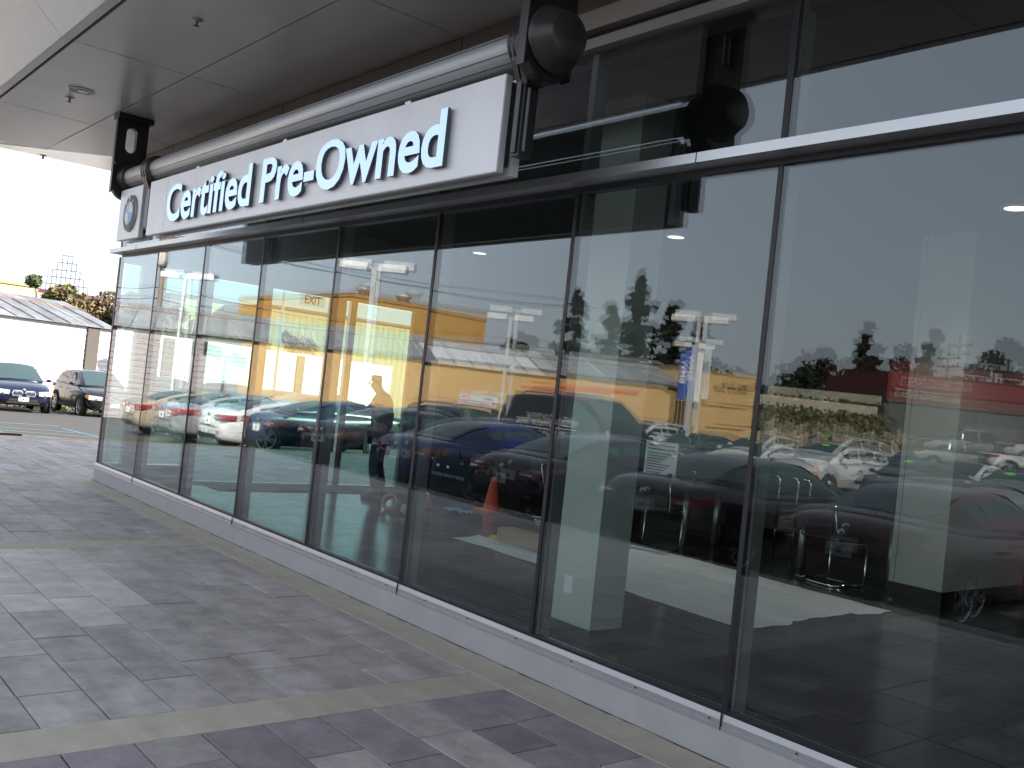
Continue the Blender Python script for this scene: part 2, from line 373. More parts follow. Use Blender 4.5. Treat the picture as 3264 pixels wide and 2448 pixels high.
# rail, frame under it, head trims
rl = MB(); rl.box(XC-.02, XR, -.130, .06, 2.868, 2.918, M_alu); rl.box(XC+.10, XR, -.010, .06, 2.836, 2.868, M_gasket)
for k in (1, 4, 7, 10): rl.box(mull[k]-.42, mull[k]-.416, -.132, -.1, 2.866, 2.920, M_gap)
rl.build('rail', bd)
h1 = MB(); h1.box(XC, XR, -.045, .05, 3.675, 3.735, M_alu_d).build('head_trim', bd)
h2 = MB(); h2.box(XC, XR, -.075, .05, 3.775, 3.889, M_alu_d).build('head_trim', bd)
h3 = MB(); h3.box(XC, XR, .0, .06, 3.735, 3.775, M_dkgrey).box(XC, XR, .055, .2, 3.60, 4.40, M_gap).build('head_recess', bd)
for k in range(7):
    a = XC+2*W*k-1.4 if k else XC; c = XC+2*W*(k+1)-1.4-.012
    MB().box(a, c, .035, .055, 3.889, 4.095, M_fascia).build('fascia_panel', bd)
# glass panes
def pane(name, o0, du, dv, dn, m, tu=0., tv=0., amp=.0008, wave=.00005, nu=8, nv=22, seed=0):
    """a sheet of glass spanned by du, dv from o0; dn = outward normal. slightly bowed and rolled, as float glass is"""
    o0 = Vector(o0); du = Vector(du); dv = Vector(dv); dn = Vector(dn); lu, lv = du.length, dv.length
    rr = random.Random(seed); p1, p2 = rr.uniform(0, 6), rr.uniform(0, 6); vs_ = []
    for j in range(nv+1):
        for i in range(nu+1):
            u, v = i/nu, j/nv
            h = tu*(u-.5)*lu+tv*(v-.5)*lv+amp*math.sin(PI*u)*math.sin(PI*v)+wave*math.sin(v*lv*14+p1)+wave*.8*math.sin(u*lu*9+p2)
            vs_.append(o0+du*u+dv*v+dn*h)
    n = nu+1; fs = [(j*n+i, j*n+i+1, (j+1)*n+i+1, (j+1)*n+i) for j in range(nv) for i in range(nu)]
    me = bpy.data.meshes.new(name); me.from_pydata([tuple(p) for p in vs_], [], fs); me.materials.append(m)
    me.polygons.foreach_set('use_smooth', [True]*len(fs)); me.update(); return me
def window(x0, x1, z0, z1, seed, wav):
    j = .011
    p = link('window_pane', pane('pane', (x0+j, 0, z0), (x1-x0-2*j, 0, 0), (0, 0, z1-z0), (0, -1, 0), M_glass_out, random.Random(seed).uniform(-.0020, .0020), random.Random(seed+50).uniform(-.0014, .0014), .0010, wav, seed=seed), bd)
    rr = random.Random(seed+99)
    link('inner_sheet', pane('pane', (x0+j, .026, z0), (x1-x0-2*j, 0, 0), (0, 0, z1-z0), (0, -1, 0), M_glass_in, rr.uniform(.0008, .0022), rr.uniform(.0035, .0052), -.0012, wav, seed=seed+7), p)
for k in range(13): window(mull[k], mull[k+1], .235, 2.845, k, .00012 if k < 2 else .00004)
ups = [0, 1, 3, 5, 7, 9, 11, 13]
for a, c in zip(ups[:-1], ups[1:]): window(mull[a], mull[c], 2.916, 3.68, 30+a, .00004)
jt = M_gasket
for k in range(0, 14):
    x = mull[k]
    m_ = MB()
    if k == 0:
        m_.box(x-.012, x+.035, -.004, .05, .24, 2.84, jt)
        m_.box(x-.012, x+.035, -.004, .05, 2.918, 3.68, jt)
    else:
        m_.box(x-.014, x+.014, -.003, .028, .24, 2.84, jt)
        if k in ups: m_.box(x-.018, x+.018, -.003, .028, 2.918, 3.68, jt)
    mo_ = m_.build('mullion', bd)
    if k: MB().box(x-.024, x+.024, .031, .125, .0, 3.70, M_fin).build('fin', mo_)
# end facade (through which the lot shows), with door
ends = [0.06, 1.08, 2.06, 3.04, 3.43, 4.50]
for i, (a, c) in enumerate(zip(ends[:-1], ends[1:])):
    z0 = .235 if i == 0 else .03
    p = link('window_pane', pane('pane', (XC, a+.02, z0), (0, c-a-.04, 0), (0, 0, 2.76-z0), (-1, 0, 0), M_glass_end, seed=70+i), bd)
    link('inner_sheet', pane('pane', (XC+.026, a+.02, z0), (0, c-a-.04, 0), (0, 0, 2.76-z0), (-1, 0, 0), M_glass_end, .0008, .003, -.001, seed=80+i), p)
for y in ends[1:]:
    MB().box(XC-.02, XC+.06, y-.025, y+.025, 0, 2.77, M_fin).build('door_frame', bd)
MB().box(XC-.02, XC+.06, 3.35, 3.40, 0, 2.77, M_alu).build('door_frame', bd)
MB().box(XC+.06, XC+.16, .25, .53, 0, 2.77, M_fin).build('corner_pier', bd)
MB().box(XC-.03, XC+.06, 1.08, 4.5, 0, .03, M_alu).build('door_threshold', bd)
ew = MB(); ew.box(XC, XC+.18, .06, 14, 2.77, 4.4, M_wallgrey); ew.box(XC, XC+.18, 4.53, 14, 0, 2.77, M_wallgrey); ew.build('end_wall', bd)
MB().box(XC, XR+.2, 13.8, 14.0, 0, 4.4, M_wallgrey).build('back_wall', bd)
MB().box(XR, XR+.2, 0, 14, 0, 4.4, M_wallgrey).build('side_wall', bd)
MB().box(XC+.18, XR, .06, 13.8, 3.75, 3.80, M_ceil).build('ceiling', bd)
MB().box(XC-.15, XR+.2, .16, 14.1, 4.42, 6.6, M_alu_d).build('parapet', bd)
# ceiling downlights inside (lit)
M_lamp = mat('downlight_glow', (1, 1, .95), 0.5, emit=((1, .96, .86), .55))
for x, y in ((-7.68, 4.92), (-3.72, 4.86), (-11.6, 4.95)):
    dl = MB().lathe([(.0001, 0), (.10, 0), (.10, .012)], (x, y, 3.735), (0, 0, 1), M_lamp).lathe([(.101, 0), (.125, -.004), (.128, .012)], (x, y, 3.735), (0, 0, 1), M_white).build('ceiling_downlight', bd)
for x, y in ((-7.68, 4.92), (-3.72, 4.86), (-11.6, 4.95)):      # the lit downlights' own light
    sd = bpy.data.lights.new('downlight', 'SPOT'); so = bpy.data.objects.new('downlight', sd); COL.objects.link(so); so.location = (x, y, 3.72)
    sd.energy = 26; sd.spot_size = R(120); sd.spot_blend = 1.0; sd.shadow_soft_size = .1; sd.color = (1, .95, .86)
# canopy soffit
ZS = 4.089; xj = [-13.72, XC+W, XC+3*W, XC+5*W, XC+7*W, XC+9*W, XC+11*W, XC+13*W]; yj = [.034, -.86, -1.81]
g_ = .006
for i in range(len(xj)-1):
    for j in range(2):
        a, c, y1, y0 = xj[i]+g_, xj[i+1]-g_, yj[j]-g_, yj[j+1]+g_
        if i == 0:
            fl = lambda y: -12.45+(y-.03)*.80 if y > -1.27 else -13.49
            poly = [(fl(y0), y0, ZS), (c, y0, ZS), (c, y1, ZS), (fl(y1), y1, ZS)]
        else: poly = [(a, y0, ZS), (c, y0, ZS), (c, y1, ZS), (a, y1, ZS)]
        MB().prism(poly, (0, 0, .03), M_soffit).build('soffit_panel', bd)
    a, c = xj[i]+g_*.5, xj[i+1]-g_*.5
    MB().prism([(a, -1.905, ZS), (c, -1.905, ZS), (c, -1.832, ZS), (a, -1.832, ZS)], (0, 0, .03), M_soffit).build('soffit_panel', bd)
    MB().prism([(a, -1.907, ZS+.001), (c, -1.907, ZS+.001), (c, -2.75, ZS+.844), (a, -2.75, ZS+.844)], (0, .02, .02), M_soffit).build('sloping_panel', bd)
MB().prism([(-12.46, .03, ZS+.001), (-13.5, -1.27, ZS+.001), (-13.74, -1.907, ZS+.001), (-14.75, -1.92, ZS+.17), (-14.55, .5, ZS+.17)], (0, 0, .03), M_soffit).build('soffit_panel', bd)
MB().box(-12.6, XR, -1.86, .16, ZS+.032, ZS+.30, M_gap).build('canopy_core', bd)
MB().prism([(-13.7, -1.9, ZS+.33), (XR, -1.9, ZS+.33), (XR, -2.72, ZS+.92), (-13.7, -2.72, ZS+.92)], (0, .1, .1), M_alu_d).build('canopy_back', bd)
# sprinklers and canopy downlight
for x, y in ((-10.2, -1.35), (-6.93, -1.34), (-13.6, -.78)):
    s_ = MB().lathe([(.045, 0), (.045, -.004), (.02, -.008), (.012, -.02), (.012, -.045), (.0001, -.046)], (x, y, ZS), (0, 0, 1), M_alu_d, 12)
    for q in range(8):
        an = q*PI/4; s_.bar((x, y, ZS-.05), (x+.022*math.cos(an), y+.022*math.sin(an), ZS-.05), .006, .003, M_dkgrey)
    s_.bar((x-.014, y, ZS-.015), (x-.014, y, ZS-.05), .004, .004, M_dkgrey); s_.bar((x+.014, y, ZS-.015), (x+.014, y, ZS-.05), .004, .004, M_dkgrey)
    s_.build('sprinkler_head', bd)
d_ = MB().lathe([(.118, -.001), (.124, -.005), (.115, -.005), (.106, .0), (.10, .003)], (-9.82, -1.345, ZS-.002), (0, 0, 1), M_white)
d_.lathe([(.107, .0), (.0001, .002)], (-9.82, -1.345, ZS-.003), (0, 0, 1), M_dkgrey)
d_.lathe([(.05, -.001), (.0001, -.001)], (-9.84, -1.33, ZS-.004), (0, 0, 1), M_headl)
d_.build('canopy_downlight', bd)

# showroom floor
fl_ = MB().box(XC+.02, XR, .16, 13.9, -.3, -.004, M_gap).build('showroom_floor'); tag(fl_, 'dark tiled showroom floor behind the glass', kind='structure')
nt_ = 0; rest = MB(); x = XC+.18
while x < XR-.6:
    y = .17
    while y < 13.2:
        if x < 1.2 and y < 7.3 and nt_ < 295: MB().bbox(x+.003, x+.617, y+.003, y+.617, -.02, 0, M_tile, .002).build('floor_tile', fl_); nt_ += 1
        else: rest.bbox(x+.003, x+.617, y+.003, y+.617, -.02, 0, M_tile, .002)
        y += .62
    x += .62
tag(rest.build('floor_tiles', fl_), kind='stuff')
dm = MB().box(-12.48, -11.80, 1.33, 4.5, .001, .012, M_mat).build('door_mat'); tag(dm, 'brown entrance mat on the floor inside the glass door', 'mat')
# columns
c1 = thing('showroom_column', 'narrow white column just inside the glass', 'column', (-4.725, 1.015, 0), 0, 'white columns inside the showroom')
MB().box(-.235, .235, -.155, .155, .10, 3.75, M_wallpaint).build('shaft', c1); MB().box(-.239, .239, -.159, .159, 0, .10, M_wallgrey).build('skirting', c1)
MB().box(-.05, .03, -.158, -.155, .30, .42, M_plate).build('socket', c1)
c2 = thing('showroom_column', 'wide white column with dark base and panel joint, deep in the showroom', 'column', (-4.73, 6.7, 0), 0, 'white columns inside the showroom')
MB().box(-.28, .28, -.96, .96, .13, 3.75, M_wallpaint).box(-.225, -.221, -.962, -.95, .13, 3.75, M_gap).build('shaft', c2)
MB().box(-.285, .285, -.965, .965, 0, .13, M_black).build('skirting', c2)

# ================================================================== HANGING SIGN
YS, ZT = -.68, 3.428
sg = thing('hanging_sign', 'silver sign reading Certified Pre-Owned with round emblem, hung from a tube', 'sign')
tb = MB(); tb.tube([(-10.28, YS, ZT), (-3.69, YS, ZT)], .098, M_tube, 36, True, True)
for an in (150, 205, 118, 235): tb.bar((-10.2, YS+.098*math.cos(R(an)), ZT+.098*math.sin(R(an))), (-3.78, YS+.098*math.cos(R(an)), ZT+.098*math.sin(R(an))), .006, .004, M_dkgrey)
tb.build('tube', sg)
def bracket(x, sgn):
    b = MB(); t_ = .075; xa, xb = (x-t_, x) if sgn > 0 else (x-t_, x)
    # plate with a stadium slot, built as ring strips
    y0, y1, z1, z0 = -.845, -.535, 4.085, 3.255
    sy0, sy1, sz0, sz1 = -.755, -.645, 3.70, 3.96
    n = 10
    def slot(k):
        if k < n: a = PI*k/(n-1); return ((sy0+sy1)/2+.055*math.cos(a), sz1-.055+.055*math.sin(a))
        a = PI+PI*(k-n)/(n-1); return ((sy0+sy1)/2+.055*math.cos(a), sz0+.055+.055*math.sin(a))
    inner = [slot(k) for k in range(2*n)]
    outer = []
    cy_, cz_ = (y0+y1)/2, (sz0+sz1)/2
    for (yy, zz) in inner:
        dy, dz = yy-cy_, zz-cz_; s1 = 1e9
        if abs(dy) > 1e-6: s1 = min(s1, ((y1-cy_) if dy > 0 else (y0-cy_))/dy)
        if abs(dz) > 1e-6: s1 = min(s1, ((z1-cz_) if dz > 0 else (3.56-cz_))/dz)
        outer.append((cy_+dy*s1, cz_+dz*s1))
    m2 = 2*n; vs_ = []
    for xx in (xa, xb): vs_ += [(xx, p[0], p[1]) for p in inner]+[(xx, p[0], p[1]) for p in outer]
    fs = []
    for k in range(m2):
        q = (k+1) % m2
        fs += [(k, q, m2+q, m2+k), (2*m2+k, 3*m2+k, 3*m2+q, 2*m2+q), (k, 2*m2+k, 2*m2+q, q), (m2+k, m2+q, 3*m2+q, 3*m2+k)]
    b.add(vs_, fs, M_black)
    for yy in (y0, y1): b.box(xa, xb, min(yy, yy+(.0005 if yy > -.6 else -.0005)), max(yy, yy+(.0005 if yy > -.6 else -.0005)), 3.5, 4.085, M_dkgrey)
    low = [(xa, y0, 3.56), (xa, y1, 3.56), (xa, y1, 3.255)]+[(xa, YS-.01+.17*math.sin(a)*.9, 3.36-.155*math.cos(a)) for a in np.linspace(1.1, -1.1, 10)]+[(xa, y0, 3.268)]
    b.prism(low, (t_, 0, 0), M_black)
    b.box(xa-.05, xb+.05, y0-.015, y1+.03, 4.03, 4.0865, M_black)
    br = b.build('bracket_plate', sg)
    # two-ply outer edge, lighter strip
    MB().box(xa+.016, xb-.004, y0-.006, y0+.001, 3.262, 4.03, M_dkgrey).build('edge_strip', br)
    return br
bl = bracket(-10.27, 1); brr = bracket(-3.69, 1)
def collar(x, w, r=.128, m=M_dkgrey):
    prof = [(.099, 0), (r-.012, 0), (r, .01), (r, w*.28), (r-.018, w*.31), (r-.018, w*.36), (r, w*.39), (r, w*.62), (r-.018, w*.65), (r-.018, w*.70), (r, w*.73), (r, w-.012), (r-.01, w), (.099, w)]
    return MB().lathe(prof, (x, YS, ZT), (1, 0, 0), m, 32)
collar(-10.27, .14).build('collar', sg); collar(-3.88, .10).build('collar', sg)
# arms: strap round the tube, then tapering down between the panels
for x, w in ((-9.555, .20), (-3.925, .14)):
    c_ = collar(x+.02, w-.04, .135)
    xa, xb = x+.045, x+w-.03
    for q in (0, 1):
        c_.prism([(xa+.05*q, YS-.135, ZT+.01), (xa+.05*q, YS-.10, ZT-.10), (xa+.05*q, YS-.05, ZT-.215), (xa+.05*q, YS+.05, ZT-.215), (xa+.05*q, YS+.10, ZT-.10), (xa+.05*q, YS+.135, ZT+.01)], (.035, 0, 0), M_dkgrey)
    c_.box(xa, xb, YS-.045, YS+.045, 2.845, ZT-.10, M_black)
    c_.box(xa+.01, xb-.02, YS-.057, YS-.046, 2.86, ZT-.16, M_dkgrey)
    c_.bar((xb+.004, YS-.02, 2.87), (xb+.004, YS-.02, 3.20), .010, .014, M_alu_d)
    c_.build('arm', sg)
ax0 = -3.79
# disc cap at the near end
dc = MB(); dc.lathe([(.165, 0), (.172, .012), (.172, .022), (.165, .026), (.165, .034), (.160, .036), (.118, .125), (.112, .130), (.0001, .132)], (-3.69, YS, ZT), (1, 0, 0), M_dkgrey, 48)
dc.add([(-3.66, YS-.150, ZT+.045), (-3.62, YS-.134, ZT+.004), (-3.66, YS-.158, ZT-.012), (-3.57, YS-.117, ZT+.02)], [(0, 3, 1), (1, 3, 2)], M_black)
dc.build('end_cap', sg)
# panels
def sign_panel(x0, x1, z0=2.768, z1=3.288, yf=-.752):
    f = MB().bbox(0, 1, 0, 1, 0, 1, M_sign, .001)
    f = MB(); f.box(x0, x1, yf, yf+.046, z0, z1, M_sign); o = f.build('sign_panel', sg)
    bm = bmesh.new(); bm.from_mesh(o.data); bmesh.ops.bevel(bm, geom=bm.edges[:], offset=.004, segments=2, affect='EDGES'); bm.to_mesh(o.data); bm.free()
    k = MB().box(x0, x1, YS+.027, YS+.073, z0, z1, M_sign).build('rear_panel', sg)
    MB().box(x0+.03, x1-.03, yf+.046, YS+.027, z0+.05, z1-.02, M_black).build('panel_core', sg)
    return o
pm = sign_panel(-9.342, -3.948); pr = sign_panel(-10.228, -9.557)
MB().box(-8.88, -8.877, -.7527, -.74, 2.772, 3.285, M_alu_d).build('seam', pm)
for x in (-8.2, -6.53, -4.9): MB().box(x-.03, x+.03, -.745, -.705, 3.284, 3.305, M_alu).build('hanging_clip', sg)
# letters
me = text_mesh('Certified Pre-Owned', 1.0, .02, .022, 0.0, 1.0)
v = np.array([p.co[:] for p in me.vertices]); lo_, hi = v.min(0), v.max(0)
capm = text_mesh('O', 1.0, .02, .022); cv = np.array([p.co[:] for p in capm.vertices]); clo, chi = cv[:, 1].min(), cv[:, 1].max(); bpy.data.meshes.remove(capm)
sx = (-4.405+8.745)/(hi[0]-lo_[0]); sz = .338/(chi-clo)
q = np.empty_like(v); q[:, 0] = -8.745+(v[:, 0]-lo_[0])*sx; q[:, 1] = -.752-.030-(v[:, 2]-hi[2])*.026/.04*1.0; yn = (v[:, 1]-clo)/(chi-clo); yn = np.where((yn > 0) & (yn < .70), yn*1.09, np.where((yn >= .70) & (yn < 1), .763+(yn-.70)*.79, yn)); q[:, 2] = 2.841+yn*.338
q[:, 1] = -.752-.012-(v[:, 2]-lo_[2])/(hi[2]-lo_[2])*.022
faces = [tuple(p.vertices) for p in me.polygons]
par = list(range(len(v)))
def find(a):
    while par[a] != a: par[a] = par[par[a]]; a = par[a]
    return a
# weld coincident points so that front, side and back of a letter hang together
key = {}
for i, p in enumerate(np.round(q, 5)):
    k = tuple(p)
    if k in key: par[find(i)] = find(key[k])
    else: key[k] = i
for f in faces:
    for a in f[1:]: par[find(a)] = find(f[0])
comps = {}
for fi, f in enumerate(faces): comps.setdefault(find(f[0]), []).append(fi)
cl = []
for c, fl2 in comps.items():
    ids = {i for fi in fl2 for i in faces[fi]}; xs2 = q[list(ids), 0]; cl.append([xs2.min(), xs2.max(), fl2])
cl.sort(key=lambda a: a[0]); glyphs = []
for c in cl:
    if glyphs and min(c[1], glyphs[-1][1])-max(c[0], glyphs[-1][0]) > .6*min(c[1]-c[0], glyphs[-1][1]-glyphs[-1][0]):
        glyphs[-1][1] = max(c[1], glyphs[-1][1]); glyphs[-1][0] = min(c[0], glyphs[-1][0]); glyphs[-1][2] += c[2]
    else: glyphs.append(c)
for g in glyphs:
    b = MB(); idx = {}; vv = []; ff = []; fm = []
    for fi in g[2]:
        nf = []
        for i in faces[fi]:
            if i not in idx: idx[i] = len(vv); vv.append(tuple(q[i]))
            nf.append(idx[i])
        ff.append(nf)
    for f in ff:
        ys2 = [vv[i][1] for i in f]; front = max(ys2)-min(ys2) < 1e-5
        k = b.mi(M_letter if front else M_letter_side); b.f.append(f); b.m.append(k); b.sm.append(False)
    b.v = vv; b.build('letter', pm)
bpy.data.meshes.remove(me)
# emblem
ec = Vector((-9.84, -.752, 3.022))
em = MB().lathe([(.186, 0), (.186, .012), (.181, .020), (.176, .018)], ec, (0, -1, 0), M_alu_d, 48).build('emblem', pr)
M_ring = mat('emblem_ring', (0.022, 0.023, 0.026), 0.45)
MB().lathe([(.176, .016), (.150, .022), (.119, .024)], ec, (0, -1, 0), M_ring, 48).build('ring', em)
MB().lathe([(.119, .025), (.116, .027), (.112, .025)], ec, (0, -1, 0), M_alu_d, 48).build('inner_ring', em)
def quad_sector(c, r, a0, a1, yo, m, parent, name, n=10, nd=(0, -1, 0), xd=(1, 0, 0)):
    nd = Vector(nd); xd = Vector(xd); zd = Vector((0, 0, 1)); c = Vector(c)
    P = [c+nd*(yo+.004)]+[c+nd*(yo+.004*(1-(k/n*0+1)))+r*(math.cos(a)*xd+math.sin(a)*zd) for k, a in enumerate(np.linspace(a0, a1, n))]
    return MB().add(P, [(0, i, i+1) for i in range(1, n)], m, True).build(name, parent)
for k in range(4): quad_sector(ec, .113, k*PI/2+.01, (k+1)*PI/2-.01, .026, M_blue if k % 2 else M_white, em, 'quadrant')
for ch, an in (('B', 128), ('M', 90), ('W', 52)):
    a = R(an); w_ = .050 if ch != 'B' else .038
    xd = Vector((math.sin(a), 0, -math.cos(a))); ud = Vector((math.cos(a), 0, math.sin(a)))
    o_ = ec+Vector((math.cos(a), 0, math.sin(a)))*.127-xd*w_/2+Vector((0, -.026, 0))
    text_part('emblem_letter', ch, em, o_, xd, ud, w_, .040, M_white, .001, 0, .02)

# ================================================================== CARS
CARMESH = {}
def loft(stations, ring, m, sub=1):
    """stations: (x, params); ring(params) -> half section from bottom centre to top centre; mirrored, closed at both ends, smoothed"""
    vs_ = []; n = None
    for x, p in stations:
        h = ring(p); full = [(y, z) for y, z in h]+[(-y, z) for y, z in h[-2:0:-1]]; n = len(full)
        vs_ += [(x, y, z) for y, z in full]
    fs = [(i*n+k, i*n+(k+1) % n, (i+1)*n+(k+1) % n, (i+1)*n+k) for i in range(len(stations)-1) for k in range(n)]
    fs += [tuple(range(n))[::-1], tuple((len(stations)-1)*n+k for k in range(n))]
    me = bpy.data.meshes.new('loft'); me.from_pydata(vs_, [], fs); me.update()
    o = bpy.data.objects.new('tmp', me); COL.objects.link(o); md = o.modifiers.new('s', 'SUBSURF'); md.levels = sub; md.render_levels = sub
    dg = bpy.context.evaluated_depsgraph_get(); dg.update(); r = bpy.data.meshes.new_from_object(o.evaluated_get(dg))
    V = [tuple(p.co) for p in r.vertices]; F = [tuple(p.vertices) for p in r.polygons]
    bpy.data.objects.remove(o); bpy.data.meshes.remove(me); bpy.data.meshes.remove(r)
    return V, F
KINDS = {
 # L half length, w half width, zb sill, body stations x:(zbot,ztop,w), greenhouse (rear base x,z) (rear roof) (front roof) (front base), belt, roof half width, wheel x, wheel r
 'sedan': dict(body=[(-2.42, .42, .78, .66), (-2.38, .30, 1.00, .80), (-2.05, .24, 1.09, .88), (-1.5, .21, 1.06, .92), (-.6, .20, .99, .925), (.4, .20, .98, .925), (1.1, .20, .98, .92), (1.7, .21, .93, .91), (2.15, .23, .82, .86), (2.38, .27, .70, .76), (2.44, .36, .58, .62)],
   gh=[(-1.95, 1.06, .70), (-1.25, 1.33, .62), (-.75, 1.43, .60), (0, 1.47, .60), (.30, 1.45, .60), (.75, 1.28, .66), (1.42, .97, .76)], belt=.99, wb=.84, wx=(-1.42, 1.45), wr=.335, win=[(-1.45, -.62), (-.56, .22), (.28, 1.0)]),
 'coupe': dict(body=[(-2.42, .42, .78, .70), (-2.38, .28, .98, .84), (-2.05, .22, 1.05, .91), (-1.5, .19, 1.03, .95), (-.6, .17, .96, .94), (.4, .17, .95, .94), (1.1, .17, .96, .95), (1.7, .19, .92, .94), (2.15, .21, .80, .89), (2.38, .24, .68, .78), (2.44, .34, .56, .64)],
   gh=[(-2.0, 1.03, .70), (-1.2, 1.27, .60), (-.7, 1.35, .57), (-.1, 1.38, .57), (.2, 1.36, .58), (.75, 1.18, .66), (1.45, .95, .77)], belt=.97, wb=.85, wx=(-1.42, 1.45), wr=.35, win=[(-1.35, -.5), (-.44, .95)]),
 'suv': dict(body=[(-2.28, .50, .90, .70), (-2.24, .38, 1.12, .84), (-1.95, .32, 1.16, .90), (-1.4, .29, 1.13, .93), (-.5, .28, 1.10, .94), (.4, .28, 1.08, .94), (1.0, .28, 1.09, .935), (1.6, .29, 1.05, .925), (2.02, .31, .96, .88), (2.24, .35, .84, .78), (2.31, .44, .70, .62)],
   gh=[(-2.18, 1.14, .76), (-1.95, 1.50, .66), (-1.6, 1.62, .63), (-.5, 1.67, .63), (.1, 1.64, .63), (.55, 1.43, .69), (1.22, 1.08, .78)], belt=1.10, wb=.86, wx=(-1.38, 1.43), wr=.375, win=[(-1.80, -1.22), (-1.14, -.32), (-.26, .80)]),
 'van': dict(body=[(-2.45, .55, 1.0, .80), (-2.42, .40, 1.2, .90), (-2.1, .34, 1.25, .96), (-1.4, .32, 1.25, .98), (-.5, .30, 1.25, .98), (.5, .30, 1.22, .98), (1.2, .30, 1.18, .97), (1.7, .31, 1.08, .95), (2.1, .32, .98, .90), (2.36, .36, .86, .80), (2.43, .45, .70, .64)],
   gh=[(-2.42, 1.22, .86), (-2.34, 2.05, .74), (-2.1, 2.14, .72), (-.6, 2.16, .72), (.35, 2.10, .71), (.9, 1.75, .74), (1.65, 1.15, .82)], belt=1.22, wb=.92, wx=(-1.45, 1.5), wr=.35, win=[(.1, 1.15)]),
 'pickup': dict(body=[(-2.85, .55, .98, .86), (-2.82, .48, 1.12, .95), (-2.4, .46, 1.14, .98), (-1.5, .44, 1.14, .99), (-.6, .44, 1.14, .99), (.4, .44, 1.14, .99), (1.2, .44, 1.15, .985), (1.9, .45, 1.12, .975), (2.45, .46, 1.05, .94), (2.72, .48, .98, .88), (2.78, .55, .82, .78)],
   gh=[(-1.02, 1.15, .84), (-.95, 1.70, .72), (-.75, 1.80, .70), (-.1, 1.84, .70), (.45, 1.80, .70), (.8, 1.55, .74), (1.35, 1.16, .82)], belt=1.16, wb=.90, wx=(-1.75, 1.80), wr=.40, win=[(-.85, -.12), (-.06, .92)]),
}
